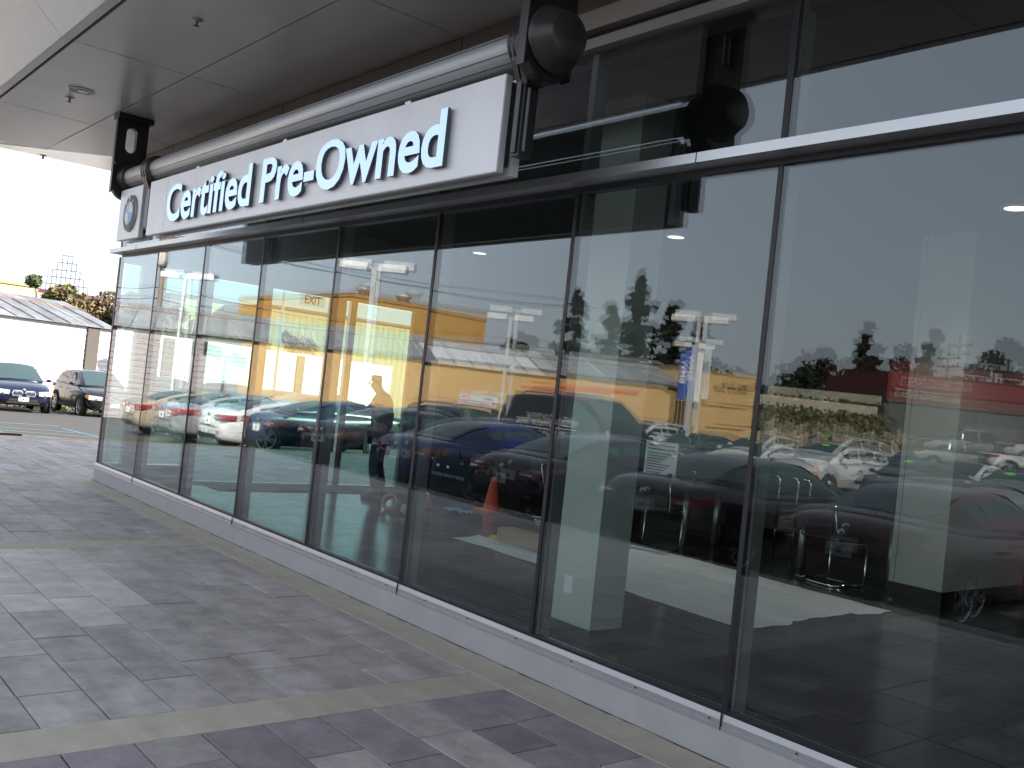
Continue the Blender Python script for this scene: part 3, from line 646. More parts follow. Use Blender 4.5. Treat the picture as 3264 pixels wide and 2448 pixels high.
def car_meshes(kind):
    if kind in CARMESH: return CARMESH[kind]
    K = KINDS[kind]; wb = K['wb']; belt = K['belt']; out = []
    P0 = mat('paint_base', (.5, .5, .5), .25)
    def bring(p):
        zb, zt, w = p; h = zt-zb
        return [(0, zb), (w*.80, zb), (w*.965, zb+.06), (w, zb+.34*h), (w*.995, zb+.62*h), (w*.955, zt-.07), (w*.86, zt-.005), (w*.5, zt+.022), (0, zt+.03)]
    V, F = loft([(x, (a, b, c)) for x, a, b, c in K['body']], bring, P0)
    b = MB().add(V, F, P0, True)
    gh = K['gh']
    def gw(x):      # roof height and half width at x
        xs3 = [g[0] for g in gh]; return float(np.interp(x, xs3, [g[1] for g in gh])), float(np.interp(x, xs3, [g[2] for g in gh]))
    def gring(p):
        zr, wr = p; zl = belt-.06; zr = max(zr, zl+.05)
        f = (zr-zl)
        return [(0, zl), (wb*.97, zl), (wb*.985, zl+.06), (wb+(wr-wb)*.5, zl+f*.5), (wr+.015, zr-.07 if f > .2 else zl+f*.7), (wr*.90, zr-.012), (wr*.5, zr+.012), (0, zr+.02)]
    V, F = loft([(x, (z, w)) for x, z, w in gh], gring, P0)
    b.add(V, F, P0, True)
    if kind == 'pickup':    # load bed sunk behind the cab
        b.box(-2.70, -1.15, -.80, .80, 1.10, 1.18, M_cartrim)
    out.append(('body', b, 0, None))
    # windows
    def side_pt(x, t, s):
        zr, wr = gw(x); zl = belt+.0; y = wb*.985+(wr+.01-wb*.985)*(zl+(zr-.075-zl)*t-belt+.05)/max(.05, (zr-belt))
        return (x, s*(y+.012), zl+(zr-.085-zl)*t)
    for i, (x0, x1) in enumerate(K['win']):
        for s in (1, -1):
            g = MB(); nx = 6; rows = [0.03, .5, .94]; vs_ = []
            for t_ in rows:
                for k in range(nx+1):
                    x = x0+(x1-x0)*k/nx
                    vs_.append(side_pt(x, t_, s))
            fs = [(j*(nx+1)+k, j*(nx+1)+k+1, (j+1)*(nx+1)+k+1, (j+1)*(nx+1)+k) for j in range(2) for k in range(nx)]
            g.add(vs_, fs, M_carglass, True); out.append(('side_window', g, 0, None))
    def screen(xa, xb, name, n=6):
        g = MB(); vs_ = []
        for i in range(n+1):
            x = xa+(xb-xa)*i/n; zr, wr = gw(x)
            for k in range(7):
                u = -1+2*k/6; vs_.append((x, u*(wr*.90), zr+.026-.03*u*u+(.0 if 1 else 0)))
        fs = [(i*7+k, i*7+k+1, (i+1)*7+k+1, (i+1)*7+k) for i in range(n) for k in range(6)]
        g.add(vs_, fs, M_carglass, True); out.append((name, g, 0, None))
    screen(gh[-1][0]-.10, gh[-3][0]+.04, 'windshield')
    if kind == 'van': screen(gh[0][0]+.0, gh[1][0], 'rear_window', 3)
    else: screen(gh[0][0]+.08, gh[2][0]-.06, 'rear_window')
    # wheels
    wr = K['wr']; ym = K['body'][5][3]
    for x in K['wx']:
        for s in (1, -1):
            a = MB().lathe([(wr+.055, 0), (wr+.055, .025)], (x, s*(ym-.015), wr), (0, s, 0), M_cartrim, 28)
            a.lathe([(wr+.055, .025), (wr-.1, .025)], (x, s*(ym-.015), wr), (0, s, 0), M_gap, 28)
            # keep only what is above the sill
            out.append(('wheel_arch', a, 0, None))
            w_ = MB().lathe([(wr*.66, 0.0), (wr*.72, .19), (wr*.9, .215), (wr*.985, .20), (wr, .17), (wr, .04), (wr*.97, .01), (wr*.6, 0)], (x, s*(ym-.19), wr), (0, s, 0), M_rubber, 28)
            out.append(('wheel', w_, 0, 'wheel'))
            r_ = MB().lathe([(wr*.70, .205), (wr*.66, .195), (wr*.60, .12), (.0001, .12)], (x, s*(ym-.19), wr), (0, s, 0), M_gap, 24)
            r_.lathe([(wr*.70, .206), (wr*.63, .210), (wr*.62, .18)], (x, s*(ym-.19), wr), (0, s, 0), M_rim, 24)
            for q in range(10):
                an = q*2*PI/10+(.12 if q % 2 else -.12); yq = s*(ym-.19+.196)
                r_.bar((x+.03*math.cos(an), yq, wr+.03*math.sin(an)), (x+wr*.64*math.cos(an), yq, wr+wr*.64*math.sin(an)), .035, .02, M_rim, (0, 1, 0))
            r_.lathe([(.055, .205), (.0001, .212)], (x, s*(ym-.19), wr), (0, s, 0), M_rim, 16)
            out.append(('rim', r_, 0, '^'))
    # front: lamps, grilles, bumper openings, fog lamps, plate
    xf = K['body'][-2][0]; zt = K['body'][-2][2]; wf = K['body'][-2][3]; x9 = K['body'][-3][0]; w9 = K['body'][-3][3]
    zl = zt-.10 if kind != 'pickup' else zt-.18
    for s in (1, -1):
        h = MB(); ya, yb2 = s*.40, s*(wf+.03)
        h.prism([(xf-.02, ya, zl-.09), (xf-.13, yb2, zl-.085), (xf-.32, s*(w9+.005), zl-.02), (xf-.34, s*(w9-.01), zl+.06), (xf-.17, yb2*.97, zl+.075), (xf-.03, ya, zl+.05)], (.10, s*.06, .012), M_headl)
        out.append(('headlight', h, 0, 'hl'))
        a = MB().prism([(xf-.11, yb2, zl-.07), (xf-.30, s*(w9+.01), zl-.01), (xf-.31, s*w9, zl+.05), (xf-.14, yb2, zl+.06)], (.085, s*.075, .010), M_amber); out.append(('indicator', a, 0, '^'))
        for kx in (.50, .66):
            l2 = MB().lathe([(.055, 0), (.05, .012), (.0001, .015)], (xf+.078-(kx-.40)*.38, s*(kx+.02), zl-.01), (1, s*.35, 0), M_chrome, 14); out.append(('lamp', l2, 0, '^'))
        gr = MB(); k0 = len(out)
        gr.prism([(xf+.045, s*.035, zl-.10), (xf+.035, s*.27, zl-.085), (xf+.03, s*.30, zl-.01), (xf+.0, s*.26, zl+.07), (xf+.01, s*.05, zl+.065), (xf+.04, s*.025, zl-.01)], (.022, 0, 0), M_chrome)
        gr.prism([(xf+.068, s*.05, zl-.085), (xf+.058, s*.26, zl-.07), (xf+.053, s*.28, zl-.01), (xf+.024, s*.25, zl+.055), (xf+.034, s*.065, zl+.05), (xf+.064, s*.045, zl-.01)], (.003, 0, 0), M_gap)
        for q in range(6):
            yy = s*(.075+.032*q); gr.bar((xf+.072-.0025*q, yy, zl-.075), (xf+.040-.002*q, yy, zl+.045), .014, .01, M_chrome)
        if kind in ('suv', 'coupe'): gr.v = [(x_+.01, y_*1.22, zl-.02+(z_-zl)*1.35) for x_, y_, z_ in gr.v]
        out.append(('grille', gr, 0, None))
        fo = MB().lathe([(.055, 0), (.05, .02), (.0001, .024)], (xf-.03, s*.62, zl-.26), (1, s*.3, 0), M_headl, 14); out.append(('fog_lamp', fo, 0, None))
    bu = MB(); zb0 = K['body'][-2][1]
    bu.prism([(xf+.02, -.52, zb0+.02), (xf+.02, .52, zb0+.02), (xf+.03, .42, zb0+.17), (xf+.03, -.42, zb0+.17)], (.05, 0, 0), M_cartrim)
    if kind == 'suv': bu.prism([(xf-.12, -.80, zb0-.05), (xf-.12, .80, zb0-.05), (xf+.02, .60, zb0+.10), (xf+.02, -.60, zb0+.10)], (.07, 0, 0), M_cartrim)
    out.append(('bumper_grille', bu, 0, None))
    fp = MB().box(xf+.082, xf+.092, -.155, .155, zb0+.10, zb0+.24, M_plate); out.append(('licence_plate', fp, 0, 'fp'))
    mk_ = MB().lathe([(.036, .011), (.0001, .012)], (xf+.082, 0, zb0+.17), (1, 0, 0), M_ring, 14)
    for k in (0, 2): mk_.add([(xf+.0945, 0, zb0+.17), (xf+.0945, .022*math.cos(k*PI/2), zb0+.17+.022*math.sin(k*PI/2)), (xf+.0945, .022*math.cos(k*PI/2+PI/4), zb0+.17+.022*math.sin(k*PI/2+PI/4)), (xf+.0945, .022*math.cos(k*PI/2+PI/2), zb0+.17+.022*math.sin(k*PI/2+PI/2))], [(0, 1, 2, 3)], M_blue)
    out.append(('plate_emblem', mk_, 0, '^'))
    eb = MB().lathe([(.042, 0), (.036, .008), (.0001, .011)], (xf+.02, 0, zt+.005), (.6, 0, .8), M_headl, 16); out.append(('emblem', eb, 0, None))
    # rear: lamps, plate, emblem, bumper
    xr = K['body'][1][0]; zr_ = K['body'][1][2]; w1 = K['body'][1][3]; w2 = K['body'][2][3]; x2 = K['body'][2][0]
    zt2 = zr_-.14
    for s in (1, -1):
        tl = MB().prism([(xr-.055, s*.42, zt2-.04), (xr-.03, s*(w1+.01), zt2-.075), (x2+.02, s*(w2+.012), zt2-.02), (x2+.06, s*(w2+.0), zt2+.085), (xr+.0, s*(w1+.0), zt2+.085), (xr-.05, s*.46, zt2+.06)], (-.022, s*.012, .002), M_red)
        out.append(('taillight', tl, 0, 'tl'))
        tw = MB().prism([(xr-.080, s*.50, zt2-.012), (xr-.062, s*w1*.95, zt2-.03), (xr-.058, s*w1*.95, zt2+.01), (xr-.078, s*.50, zt2+.02)], (-.005, 0, 0), M_headl); out.append(('reversing_lamp', tw, 0, '^'))
        ex = MB().tube([(xr+.05, s*.52, .26), (xr-.06, s*.52, .26)], .038, M_chrome, 12); out.append(('exhaust', ex, 0, None))
        rf = MB().box(xr-.075, xr-.05, s*.72-.07, s*.72+.07, zt2-.34, zt2-.315, M_red); out.append(('reflector', rf, 0, None))
    pl = MB().box(xr-.066, xr-.050, -.155, .155, zt2-.20, zt2-.05, M_plate); out.append(('licence_plate', pl, 0, 'rp'))
    rm = MB().lathe([(.04, .0), (.0001, .002)], (xr-.067, 0, zt2-.125), (-1, 0, 0), M_ring, 16)
    for k in (0, 2): rm.add([(xr-.0705, 0, zt2-.125), (xr-.0705, .025*math.cos(k*PI/2), zt2-.125+.025*math.sin(k*PI/2)), (xr-.0705, .025*math.cos(k*PI/2+PI/4), zt2-.125+.025*math.sin(k*PI/2+PI/4)), (xr-.0705, .025*math.cos(k*PI/2+PI/2), zt2-.125+.025*math.sin(k*PI/2+PI/2))], [(0, 1, 2, 3)], M_blue)
    out.append(('plate_emblem', rm, 0, '^'))
    re = MB().lathe([(.046, 0), (.04, .014), (.0001, .018)], (xr-.045, 0, zt2+.055), (-1, 0, .25), M_chrome, 18); out.append(('emblem', re, 0, None))
    rb = MB().prism([(xr-.02, -.60, .28), (xr-.02, .60, .28), (xr-.04, .55, .42), (xr-.04, -.55, .42)], (-.03, 0, 0), M_cartrim); out.append(('rear_valance', rb, 0, None))
    sl2 = MB().box(xr-.058, xr-.045, -.62, .62, zt2-.235, zt2-.228, M_gap); out.append(('boot_seam', sl2, 0, None))
    # mirrors, door seams, handles
    for s in (1, -1):
        xm = K['win'][-1][1]-.10
        m_ = MB(); V, F = loft([(xm-.07, (.03,)), (xm-.05, (.085,)), (xm+.03, (.09,)), (xm+.09, (.05,))], lambda p: [(0, -p[0]*.75), (p[0], -p[0]*.7), (p[0]*1.15, 0), (p[0]*.9, p[0]*.7), (0, p[0]*.75)], P0)
        m_.add([(x_, y_+s*(wb+.17), z_+belt+.06) for x_, y_, z_ in V], F, P0, True)
        m_.bar((xm, s*(wb-.03), belt+.0), (xm, s*(wb+.12), belt+.03), .06, .04, M_cartrim)
        out.append(('wing_mirror', m_, 0, None))
        dr = MB()
        for i, (x0, x1) in enumerate(K['win'][-2:]):
            zz = np.linspace(.32, belt-.1, 6)
            for xq in (x0-.03,):
                dr.add([(xq, s*(ym*1.004+.004), .36), (xq+.008, s*(ym*1.004+.004), .36), (xq+.008, s*(ym*.985+.004), belt-.13), (xq, s*(ym*.985+.004), belt-.13)], [(0, 1, 2, 3)], M_gap)
            dr.box(x0+.02, x0+.22, s*ym-.012 if s > 0 else s*ym-.014, s*ym+.014 if s > 0 else s*ym+.012, belt-.17, belt-.145, P0)
        out.append(('door_trim', dr, 0, None))
        if kind in ('suv', 'van'):
            rr_ = MB().tube([(-1.75, s*.60, 1.66 if kind == 'suv' else 2.14), (-1.6, s*.60, 1.71 if kind == 'suv' else 2.2), (.0, s*.60, 1.735 if kind == 'suv' else 2.2), (.15, s*.60, 1.68 if kind == 'suv' else 2.1)], .018, M_rim, 8); out.append(('roof_rail', rr_, 0, None))
        if kind in ('suv', 'pickup'):
            sk2 = MB().box(K['wx'][0]+.45, K['wx'][1]-.45, s*(ym-.01)-.02, s*(ym-.01)+.02, .28 if kind == 'suv' else .44, .40 if kind == 'suv' else .50, M_cartrim); out.append(('sill_trim', sk2, 0, None))
    if kind == 'coupe':
        for s in (1, -1):
            gv = MB().prism([(1.02, s*.955, .70), (.82, s*.955, .72), (.80, s*.955, .755), (1.05, s*.955, .75)], (0, s*.006, 0), M_chrome); out.append(('side_gill', gv, 0, None))
    res = []
    for nm, mb, _, key_ in out:
        me = bpy.data.meshes.new(nm); me.from_pydata(mb.v, [], mb.f)
        for m in mb.mats: me.materials.append(m)
        me.polygons.foreach_set('material_index', mb.m); me.polygons.foreach_set('use_smooth', mb.sm); me.update()
        bm = bmesh.new(); bm.from_mesh(me); bmesh.ops.recalc_face_normals(bm, faces=bm.faces); bm.to_mesh(me); bm.free()
        res.append((nm, me, key_, P0 in mb.mats and mb.mats.index(P0)))
    CARMESH[kind] = res; return res
def car(kind, label, cat, x, y, heading, pm, group, z=None, sticker=False, skip=()):
    r_ = thing('parked_'+{'suv': 'suv', 'van': 'van', 'pickup': 'pickup'}.get(kind, 'car'), label, cat, (x, y, gz(x, y) if z is None else z), heading, group)
    last = None
    for nm, me, key_, pi in car_meshes(kind):
        if nm in skip: continue
        o = link(nm, me, last if key_ == '^' else r_)
        if key_ and key_ != '^': last = o
        if pi is not False:
            o.material_slots[pi].link = 'OBJECT'; o.material_slots[pi].material = pm
    if sticker:
        K = KINDS[kind]; gh = K['gh']; xs3 = [g[0] for g in gh]; x_ = gh[-3][0]+.16; z_ = float(np.interp(x_, xs3, [g[1] for g in gh]))+.035
        st = MB(); P = [(x_+.05*math.sin(a), .12+.16*math.cos(a), z_-.05*math.sin(a)*.55) for a in np.linspace(0, 2*PI, 14, endpoint=False)]
        st.add(P, [tuple(range(14))], M_green).build('price_sticker', r_)
    return r_
P_ = dict(rowblue=paint('bright_blue', (.010, .018, .13), .4), blue=paint('deep_blue', (.004, .006, .030), .3), black=paint('black', (.008, .008, .010)), navy=paint('navy', (.012, .014, .035), .4), gold=paint('champagne', (.46, .39, .30), .5),
          silver=paint('silver', (.42, .43, .45), .6), white=paint('white', (.52, .53, .54), 0), grey=paint('grey', (.12, .13, .13), .5), wine=paint('wine', (.075, .014, .026), .4),
          green=paint('green_grey', (.10, .13, .12), .5), plum=paint('dark_plum', (.020, .012, .028), .4), blue2=paint('steel_blue', (.03, .06, .13), .5), red=paint('bright_red', (.42, .012, .010), .1))
H = PI
# three or four off-roaders facing the store across the lot (seen directly and through the end glass)
GX = 'dark off-roaders parked nose-out along the pale wall'
car('suv', 'deep blue off-road wagon with a white plate, nearest the left edge beside the black one', 'suv', -37.5, 4.35, R(-3), P_['blue'], GX)
car('suv', 'black off-road wagon half hidden by the glass corner of the showroom', 'suv', -37.4, 7.10, R(2), P_['black'], GX)
car('suv', 'dark navy off-road wagon seen through the end glass next to the black wagon', 'suv', -37.3, 9.85, R(2), P_['navy'], GX)
car('suv', 'grey off-road wagon farthest right of its row, seen only through the end glass', 'suv', -37.2, 12.6, R(2), P_['grey'], GX)
car('coupe', 'black coupe with a chrome side gill and twin-spoke rims, side-on beyond the end glass', 'car', -20.35, 7.0, R(-90), P_['black'], None)
car('sedan', 'dark sedan standing behind the black coupe beyond the end glass', 'car', -26.0, 9.0, R(-84), P_['blue2'], None)
# the row backed toward the store
GR = 'cars parked tail-first toward the showroom glass'
row = [('wine', 'dark wine-red sedan at the near end of the tail-first row, mirrored large on the right', 'sedan'),
       ('black', 'black sedan mirrored behind the desk, between the wine-red car and the plum car', 'sedan'),
       ('plum', 'plum-black sedan mirrored behind the orange cone', 'sedan'),
       ('rowblue', 'deep blue sedan with a bright side window, mirrored right of the standing worker', 'sedan'),
       ('navy', 'navy sedan mirrored behind the standing worker', 'sedan'),
       ('blue2', 'steel blue sedan mirrored just left of the black coupe wheel', 'sedan'),
       ('white', 'white coupe with wide red tail lamps, mirrored between the silver and steel blue cars', 'coupe'),
       ('silver', 'silver sedan mirrored beside the champagne car', 'sedan'),
       ('gold', 'champagne sedan with a white plate at the far end of the tail-first row', 'sedan')]
for k, (c, lb, kd) in enumerate(row):
    car(kd, lb, 'car', -5.5-2.9*k, -5.55-2.44, R(-90)+R(random.uniform(-1.5, 1.5)), P_[c], GR)
# second row, noses toward the store
G2 = 'cars in the second row facing the store'
row2 = [(-7.5, 'black', 'coupe', 'low black coupe with green sticker at the near end of the second row'), (-10.4, 'silver', 'sedan', 'silver sedan with green sticker between two black cars in the second row'), (-13.2, 'black', 'sedan', 'black sedan with green sticker between the silver and the white cars'),
        (-16.1, 'white', 'suv', 'white off-road wagon with green sticker beside the black sedan of the second row'), (-18.6, 'white', 'sedan', 'white sedan with green sticker between the two off-road wagons'), (-21.3, 'green', 'sedan', 'grey-green sedan with green sticker in the second row'), (-24.0, 'white', 'suv', 'white wagon with green sticker mirrored beside the dark coupe'),
        (-26.9, 'navy', 'coupe', 'navy coupe with green sticker second from the far end of the second row'), (-29.8, 'grey', 'sedan', 'dark grey sedan with green sticker, farthest in the second row')]
for x, c, kd, lb in row2:
    car(kd, lb, kd if kd == 'suv' else 'car', x, -20.2-2.4, R(90)+R(random.uniform(-3, 3)), P_[c], G2, sticker=True)
for x, c, kd, lb in ((-12.0, 'silver', 'suv', 'silver wagon behind the second row, near end'), (-15.2, 'white', 'sedan', 'white sedan behind the second row between silver and blue cars'), (-18.4, 'blue2', 'sedan', 'steel blue sedan behind the second row'), (-21.6, 'silver', 'sedan', 'silver sedan behind the second row, far end')):
    car(kd, lb, 'suv' if kd == 'suv' else 'car', x, -30.5, R(90)+R(random.uniform(-3, 3)), P_[c], 'cars in the third row')
GP = 'pickups by the red workshop'
car('pickup', 'silver pickup truck standing in front of the red workshop', 'pickup', -23.4, -47.2, R(-48), P_['silver'], GP)
car('pickup', 'white pickup truck half behind the silver pickup', 'pickup', -20.2, -49.0, R(-48), P_['white'], GP)
# the window tinters' van and the wagon carrying their boxes
vn = car('van', 'black panel van with white lettering on its side and an open rack', 'van', -16.8, -12.7, R(0), P_['black'], None)
M_vt = mat('white_lettering', (.62, .62, .62), .5)
text_part('lettering', "WATSON'S WINDOW TINTING", vn, (-1.55, .955, 1.02+.36), (-1, 0, 0), (0, 0, 1), 2.0, .17, M_vt, .03)
lp = MB().box(-1.4-.0, .6-.0, .99, .995, 1.30, 1.33, M_vt)
bpy.data.objects['lettering'].location = (2.1, 0, 0)
text_part('lettering', "831-359-TINT", vn, (.15, .985, 1.16), (-1, 0, 0), (0, 0, 1), .9, .11, M_vt, .03)
MB().box(-1.55, .55, 1.005, 1.012, 1.315, 1.335, M_vt).build('underline', vn)
sv = car('suv', 'black wagon standing in the aisle with white boxes on its roof', 'suv', -20.6, -11.9, R(4), P_['black'], None)
zr_ = gz(-20.6, -11.9)+1.745
for i, (dx, tx, cc) in enumerate(((0, 'SunTek', P_['blue']), (.06, 'SunTek', P_['blue']))):
    t = thing('film_box', ('long white film box lying on the black wagon roof, underneath' if i == 0 else 'long white film box stacked on top of the other on the black wagon roof'), 'box', (-20.3+dx, -11.9, zr_+.145*i), R(4), 'film boxes on the wagon roof')
    MB().box(-.85, .85, -.09, .09, 0, .14, M_white).build('carton', t)
    text_part('print', tx, t, (.78, .091, .04), (-1, 0, 0), (0, 0, 1), .42, .07, mat('print_blue', (.08, .05, .35), .6), .002)
    text_part('print', 'DYN', t, (-.30, .091, .03), (-1, 0, 0), (0, 0, 1), .40, .09, mat('print_red', (.75, .06, .03), .6), .002)
ld_ = thing('ladder', 'orange ladder laid along the roof of the black panel van', 'ladder', (-17.2, -12.6, gz(-17, -12.6)+2.27), R(3))
for s in (-1, 1): MB().box(-1.9, 1.9, s*.2-.015, s*.2+.015, 0, .07, M_orange).build('rail', ld_)
for k in range(11): MB().bar((-1.75+.35*k, -.19, .035), (-1.75+.35*k, .19, .035), .03, .03, M_alu).build('rung', ld_)

# ================================================================== SURROUNDINGS
WA = Vector((-31.5, -34.0, 0)); WDIR = Vector((-28.0, 67.2, 0)).normalized(); WN = Vector((WDIR.y, -WDIR.x, 0)); ZE = 2.85
WLEN = (Vector((-60.0, 34.5, 0))-WA).length
def wp(s, off=0.0, z=0.0):
    p = WA+WDIR*s+WN*off; return Vector((p.x, p.y, z))
M_tan = mat('tan_stucco', (0.52, 0.335, 0.15), 0.85, noise=(0.6, 0.06), bump=(40, .1))
M_pil_shade = mat('pilaster_shade', (0.062, 0.054, 0.047), 0.85, noise=(0.8, .06))  # shade of a recess put into the pilaster colour as a dark tone
M_sidingg = mat('grey_siding', (0.27, 0.245, 0.245), 0.75, noise=(0.7, .05), var=.03)
M_siding = mat('white_siding', (0.66, 0.63, 0.62), 0.7, noise=(0.7, .04), var=.02)
M_metalroof = mat('metal_roof', (0.30, 0.30, 0.31), 0.42, 0.3, noise=(1.2, .22), var=.14, streak=((1.2, 1.2, .6), .2))
M_roofd = mat('metal_roof_weathered', (0.155, 0.16, 0.175), 0.5, 0.2, noise=(1.5, .3), var=.2, streak=((1.2, 1.2, .6), .3))
M_metalroof2 = mat('metal_roof_new', (0.62, 0.63, 0.64), 0.45, 0.2, noise=(1.2, .06), var=.05)
wb_ = thing('workshop', 'long low workshop of white siding and tan stucco under a grey metal roof', 'building', tuple(wp(WLEN/2)))
wb_.rotation_euler = (0, 0, 0); base = Vector(wb_.location)
def wq(s, off, z): return wp(s, off, z)-base
s_tan = (Vector((-39.9, -13.8, 0))-WA).dot(WDIR)
# stucco half
m_ = MB().prism([wq(0, 0, -1.9), wq(0, -9, -1.9), wq(0, -9, ZE), wq(0, 0, ZE)], WDIR*(s_tan-.01), M_tan); m_.build('stucco_wall', wb_)
m_ = MB().prism([wq(s_tan, -.06, -2.4), wq(s_tan, -9, -2.4), wq(s_tan, -9, ZE), wq(s_tan, -.06, ZE)], WDIR*(WLEN-s_tan), M_siding); m_.build('siding_wall', wb_)
zz = -2.2
while zz < ZE-.05:
    for sa, sb2, mm in ((s_tan, 43.0, M_sidingg), (43.0, WLEN, M_siding)):
        MB().prism([wq(sa, -.058, zz), wq(sa, 0, zz), wq(sa, -.03, zz+.235), wq(sa, -.058, zz+.235)], WDIR*(sb2-sa-.01), mm).build('siding_board', wb_)
    zz += .245
def wall_s_at(u, v=1100):
    d = fw+(u-1632)/FPX*rt-(v-1224)/FPX*up; d.z = 0
    # intersect CAM + t d with WA + s WDIR
    den = d.x*WDIR.y-d.y*WDIR.x; dx = WA.x-CAM.x; dy = WA.y-CAM.y
    t = (dx*WDIR.y-dy*WDIR.x)/den; return (CAM+d*t-WA).dot(WDIR)
for u in (292, 538, 963):
    s = wall_s_at(u); MB().prism([wq(s-.35, -.05, -2.4), wq(s+.35, -.05, -2.4), wq(s+.35, .10, -2.4), wq(s-.35, .10, -2.4)], (0, 0, ZE+2.38), M_pil_shade).build('pilaster', wb_)
for s in (s_tan-1.2, 30.0-18, 6.0): MB().prism([wq(s-.3, -.05, -2.2), wq(s+.3, -.05, -2.2), wq(s+.3, .05, -2.2), wq(s-.3, .05, -2.2)], (0, 0, ZE+2.1), M_tan).build('pilaster', wb_)
# roof: separate sheets with raised seams
nrp = int(WLEN/.95); rw = WLEN/nrp; s_roof_end = wall_s_at(352)
for k in range(nrp):
    s0 = k*rw
    if s0 > s_roof_end-.2: break
    m_ = MB(); P = [wq(s0+.012, .22, ZE+.01), wq(s0+rw-.012, .22, ZE+.01), wq(s0+rw-.012, -3.0, ZE+.92), wq(s0+.012, -3.0, ZE+.92)]
    newp = 8 <= k <= 13
    m_.prism(P, (0, 0, .03), M_metalroof2 if newp else (M_metalroof if s0 < 40 else M_roofd))
    m_.bar(wq(s0, .22, ZE+.055), wq(s0, -3.0, ZE+.965), .04, .06, M_metalroof2 if (k*7) % 5 == 0 else (M_metalroof if s0 < 40 else M_roofd))
    m_.build('roof_sheet', wb_)
    MB().prism([wq(s0+.012, -3.02, ZE+.95), wq(s0+rw-.012, -3.02, ZE+.95), wq(s0+rw-.012, -4.2, ZE+1.25), wq(s0+.012, -4.2, ZE+1.25)], (0, 0, .03), M_metalroof if s0 < 40 else M_roofd).build('ridge_sheet', wb_)
MB().prism([wq(0, -3.0, ZE+.9), wq(0, -3.06, ZE+.9), wq(0, -3.06, ZE+1.02), wq(0, -3.0, ZE+1.02)], WDIR*s_roof_end, mat('rust_cap', (.13, .08, .06), .7)).build('roof_rib', wb_)
MB().prism([wq(0, -.01, ZE), wq(0, -9, ZE), wq(0, -9, ZE+1.2), wq(0, -4.3, ZE+1.2)], WDIR*s_roof_end, M_metalroof).build('roof_core', wb_)
# restaurant end with script lettering
bi = thing('restaurant_building', 'yellow stucco restaurant end with dark script sign at the end of the workshop', 'building', (-31.2, -36.6, 0))
dv = (Vector((-30.58, -38.4, 0))-Vector((-31.58, -34.2, 0))).normalized(); nv = Vector((-dv.y, dv.x, 0)); nv = nv if nv.x > 0 else -nv
def bq(s, off, z): return dv*s+nv*off+Vector((0, 0, z))
m_ = MB().prism([bq(-2.6, 0, -1.2), bq(-2.6, -8, -1.2), bq(-2.6, -8, 3.82), bq(-2.6, 0, 3.82)], dv*4.7, M_tan); m_.build('wall', bi)
MB().prism([bq(-2.6, .02, 3.82), bq(-2.6, -8, 3.82), bq(-2.6, -8, 3.9), bq(-2.6, .06, 3.9)], dv*4.75, mat('cap_tan', (.35, .22, .10), .8)).build('parapet_cap', bi)
text_part('script_sign', 'Bistro Sun', bi, bq(1.6, .03, 2.95), -dv, (0, 0, 1), 2.3, .5, mat('sign_dark', (.05, .035, .02), .6), .01, .35)
MB().bar(bq(-1.0, .05, 2.2), bq(1.6, .05, 2.2), .03, .04, M_black).build('awning_rail', bi)
MB().bar(bq(-1.0, .05, 1.1), bq(1.6, .05, 1.1), .03, .04, M_black).build('awning_rail', bi)
# big mustard warehouse behind the roof
def block(name, label, x0, x1, y0, y1, z1, m, cap=None, lower=None, z0=-3.0, zl=0, extra=None):
    t = thing(name, label, 'building', ((x0+x1)/2, (y0+y1)/2, 0)); cx, cyy = (x0+x1)/2, (y0+y1)/2
    MB().box(x0-cx, x1-cx, y0-cyy, y1-cyy, z0, z1, m).build('wall', t)
    if cap: MB().box(x0-cx-.1, x1-cx+.1, y0-cyy-.1, y1-cyy+.1, z1, z1+.25, cap).build('parapet_cap', t)
    if lower: MB().box(x0-cx-.03, x1-cx+.03, y0-cyy-.03, y1-cyy+.03, z0, zl, lower).build('lower_wall', t)
    return t, cx, cyy
M_must = mat('mustard_paint', (0.42, 0.225, 0.055), 0.8, noise=(.4, .05)); M_brownc = mat('brown_cap', (.07, .04, .035), .7)
t, cx, cyy = block('mustard_warehouse', 'mustard orange warehouse behind the workshop roof', -82, -61.4, -43.6, -31.4, 7.7, M_must, mat('must_cap', (.30, .17, .07), .8))
for yy in (-35, -39): MB().lathe([(.5, 0), (.5, .7), (.75, .8), (.75, 1.0), (.0001, 1.25)], (-66-cx, yy-cyy, 7.95), (0, 0, 1), M_alu_d, 16).build('roof_vent', t)
for yy in np.arange(-43.4, -31.5, .6): pass
# low grey shed right of it
block('grey_shed', 'long low grey shed with brown roof edge behind the workshop', -72, -60, -62, -46, 5.3, mat('shed_grey', (.16, .14, .13), .8), M_brownc)
# buildings seen directly / through the end glass
M_yel = mat('pale_yellow', (0.50, 0.44, 0.22), 0.8, noise=(.4, .04)); M_yel_shade = mat('yellow_eave_shade', (0.50, 0.33, 0.12), 0.8)  # ochre tone paints the shadow of the eave on the lower wall
t, cx, cyy = block('yellow_building', 'pale yellow flat-roofed building with eave shade coloured onto its lower wall, behind the roof at the left edge', -98, -82, 2, 15.0, 6.2, M_yel, mat('thin_cap', (.3, .25, .15), .8), M_yel_shade, zl=4.6)
t, cx, cyy = block('purple_building', 'plum and yellow-green building seen above the roof through the end glass', -100, -85, 26.6, 36, 7.4, M_yel, M_brownc)
MB().box(-.2, .03, -.2, 1.2, -3, 7.35, mat('plum_wall', (.20, .12, .11), .8)).build('plum_wall', t).location = (-85.0-cx, 26.6-cyy-.0, 0)
for yy in (26.9,):
    for q in range(1): MB().box(-84.98-cx, -84.94-cx, yy-cyy, yy+.4-cyy, 1.0, 4.6, M_gap).build('window', t)
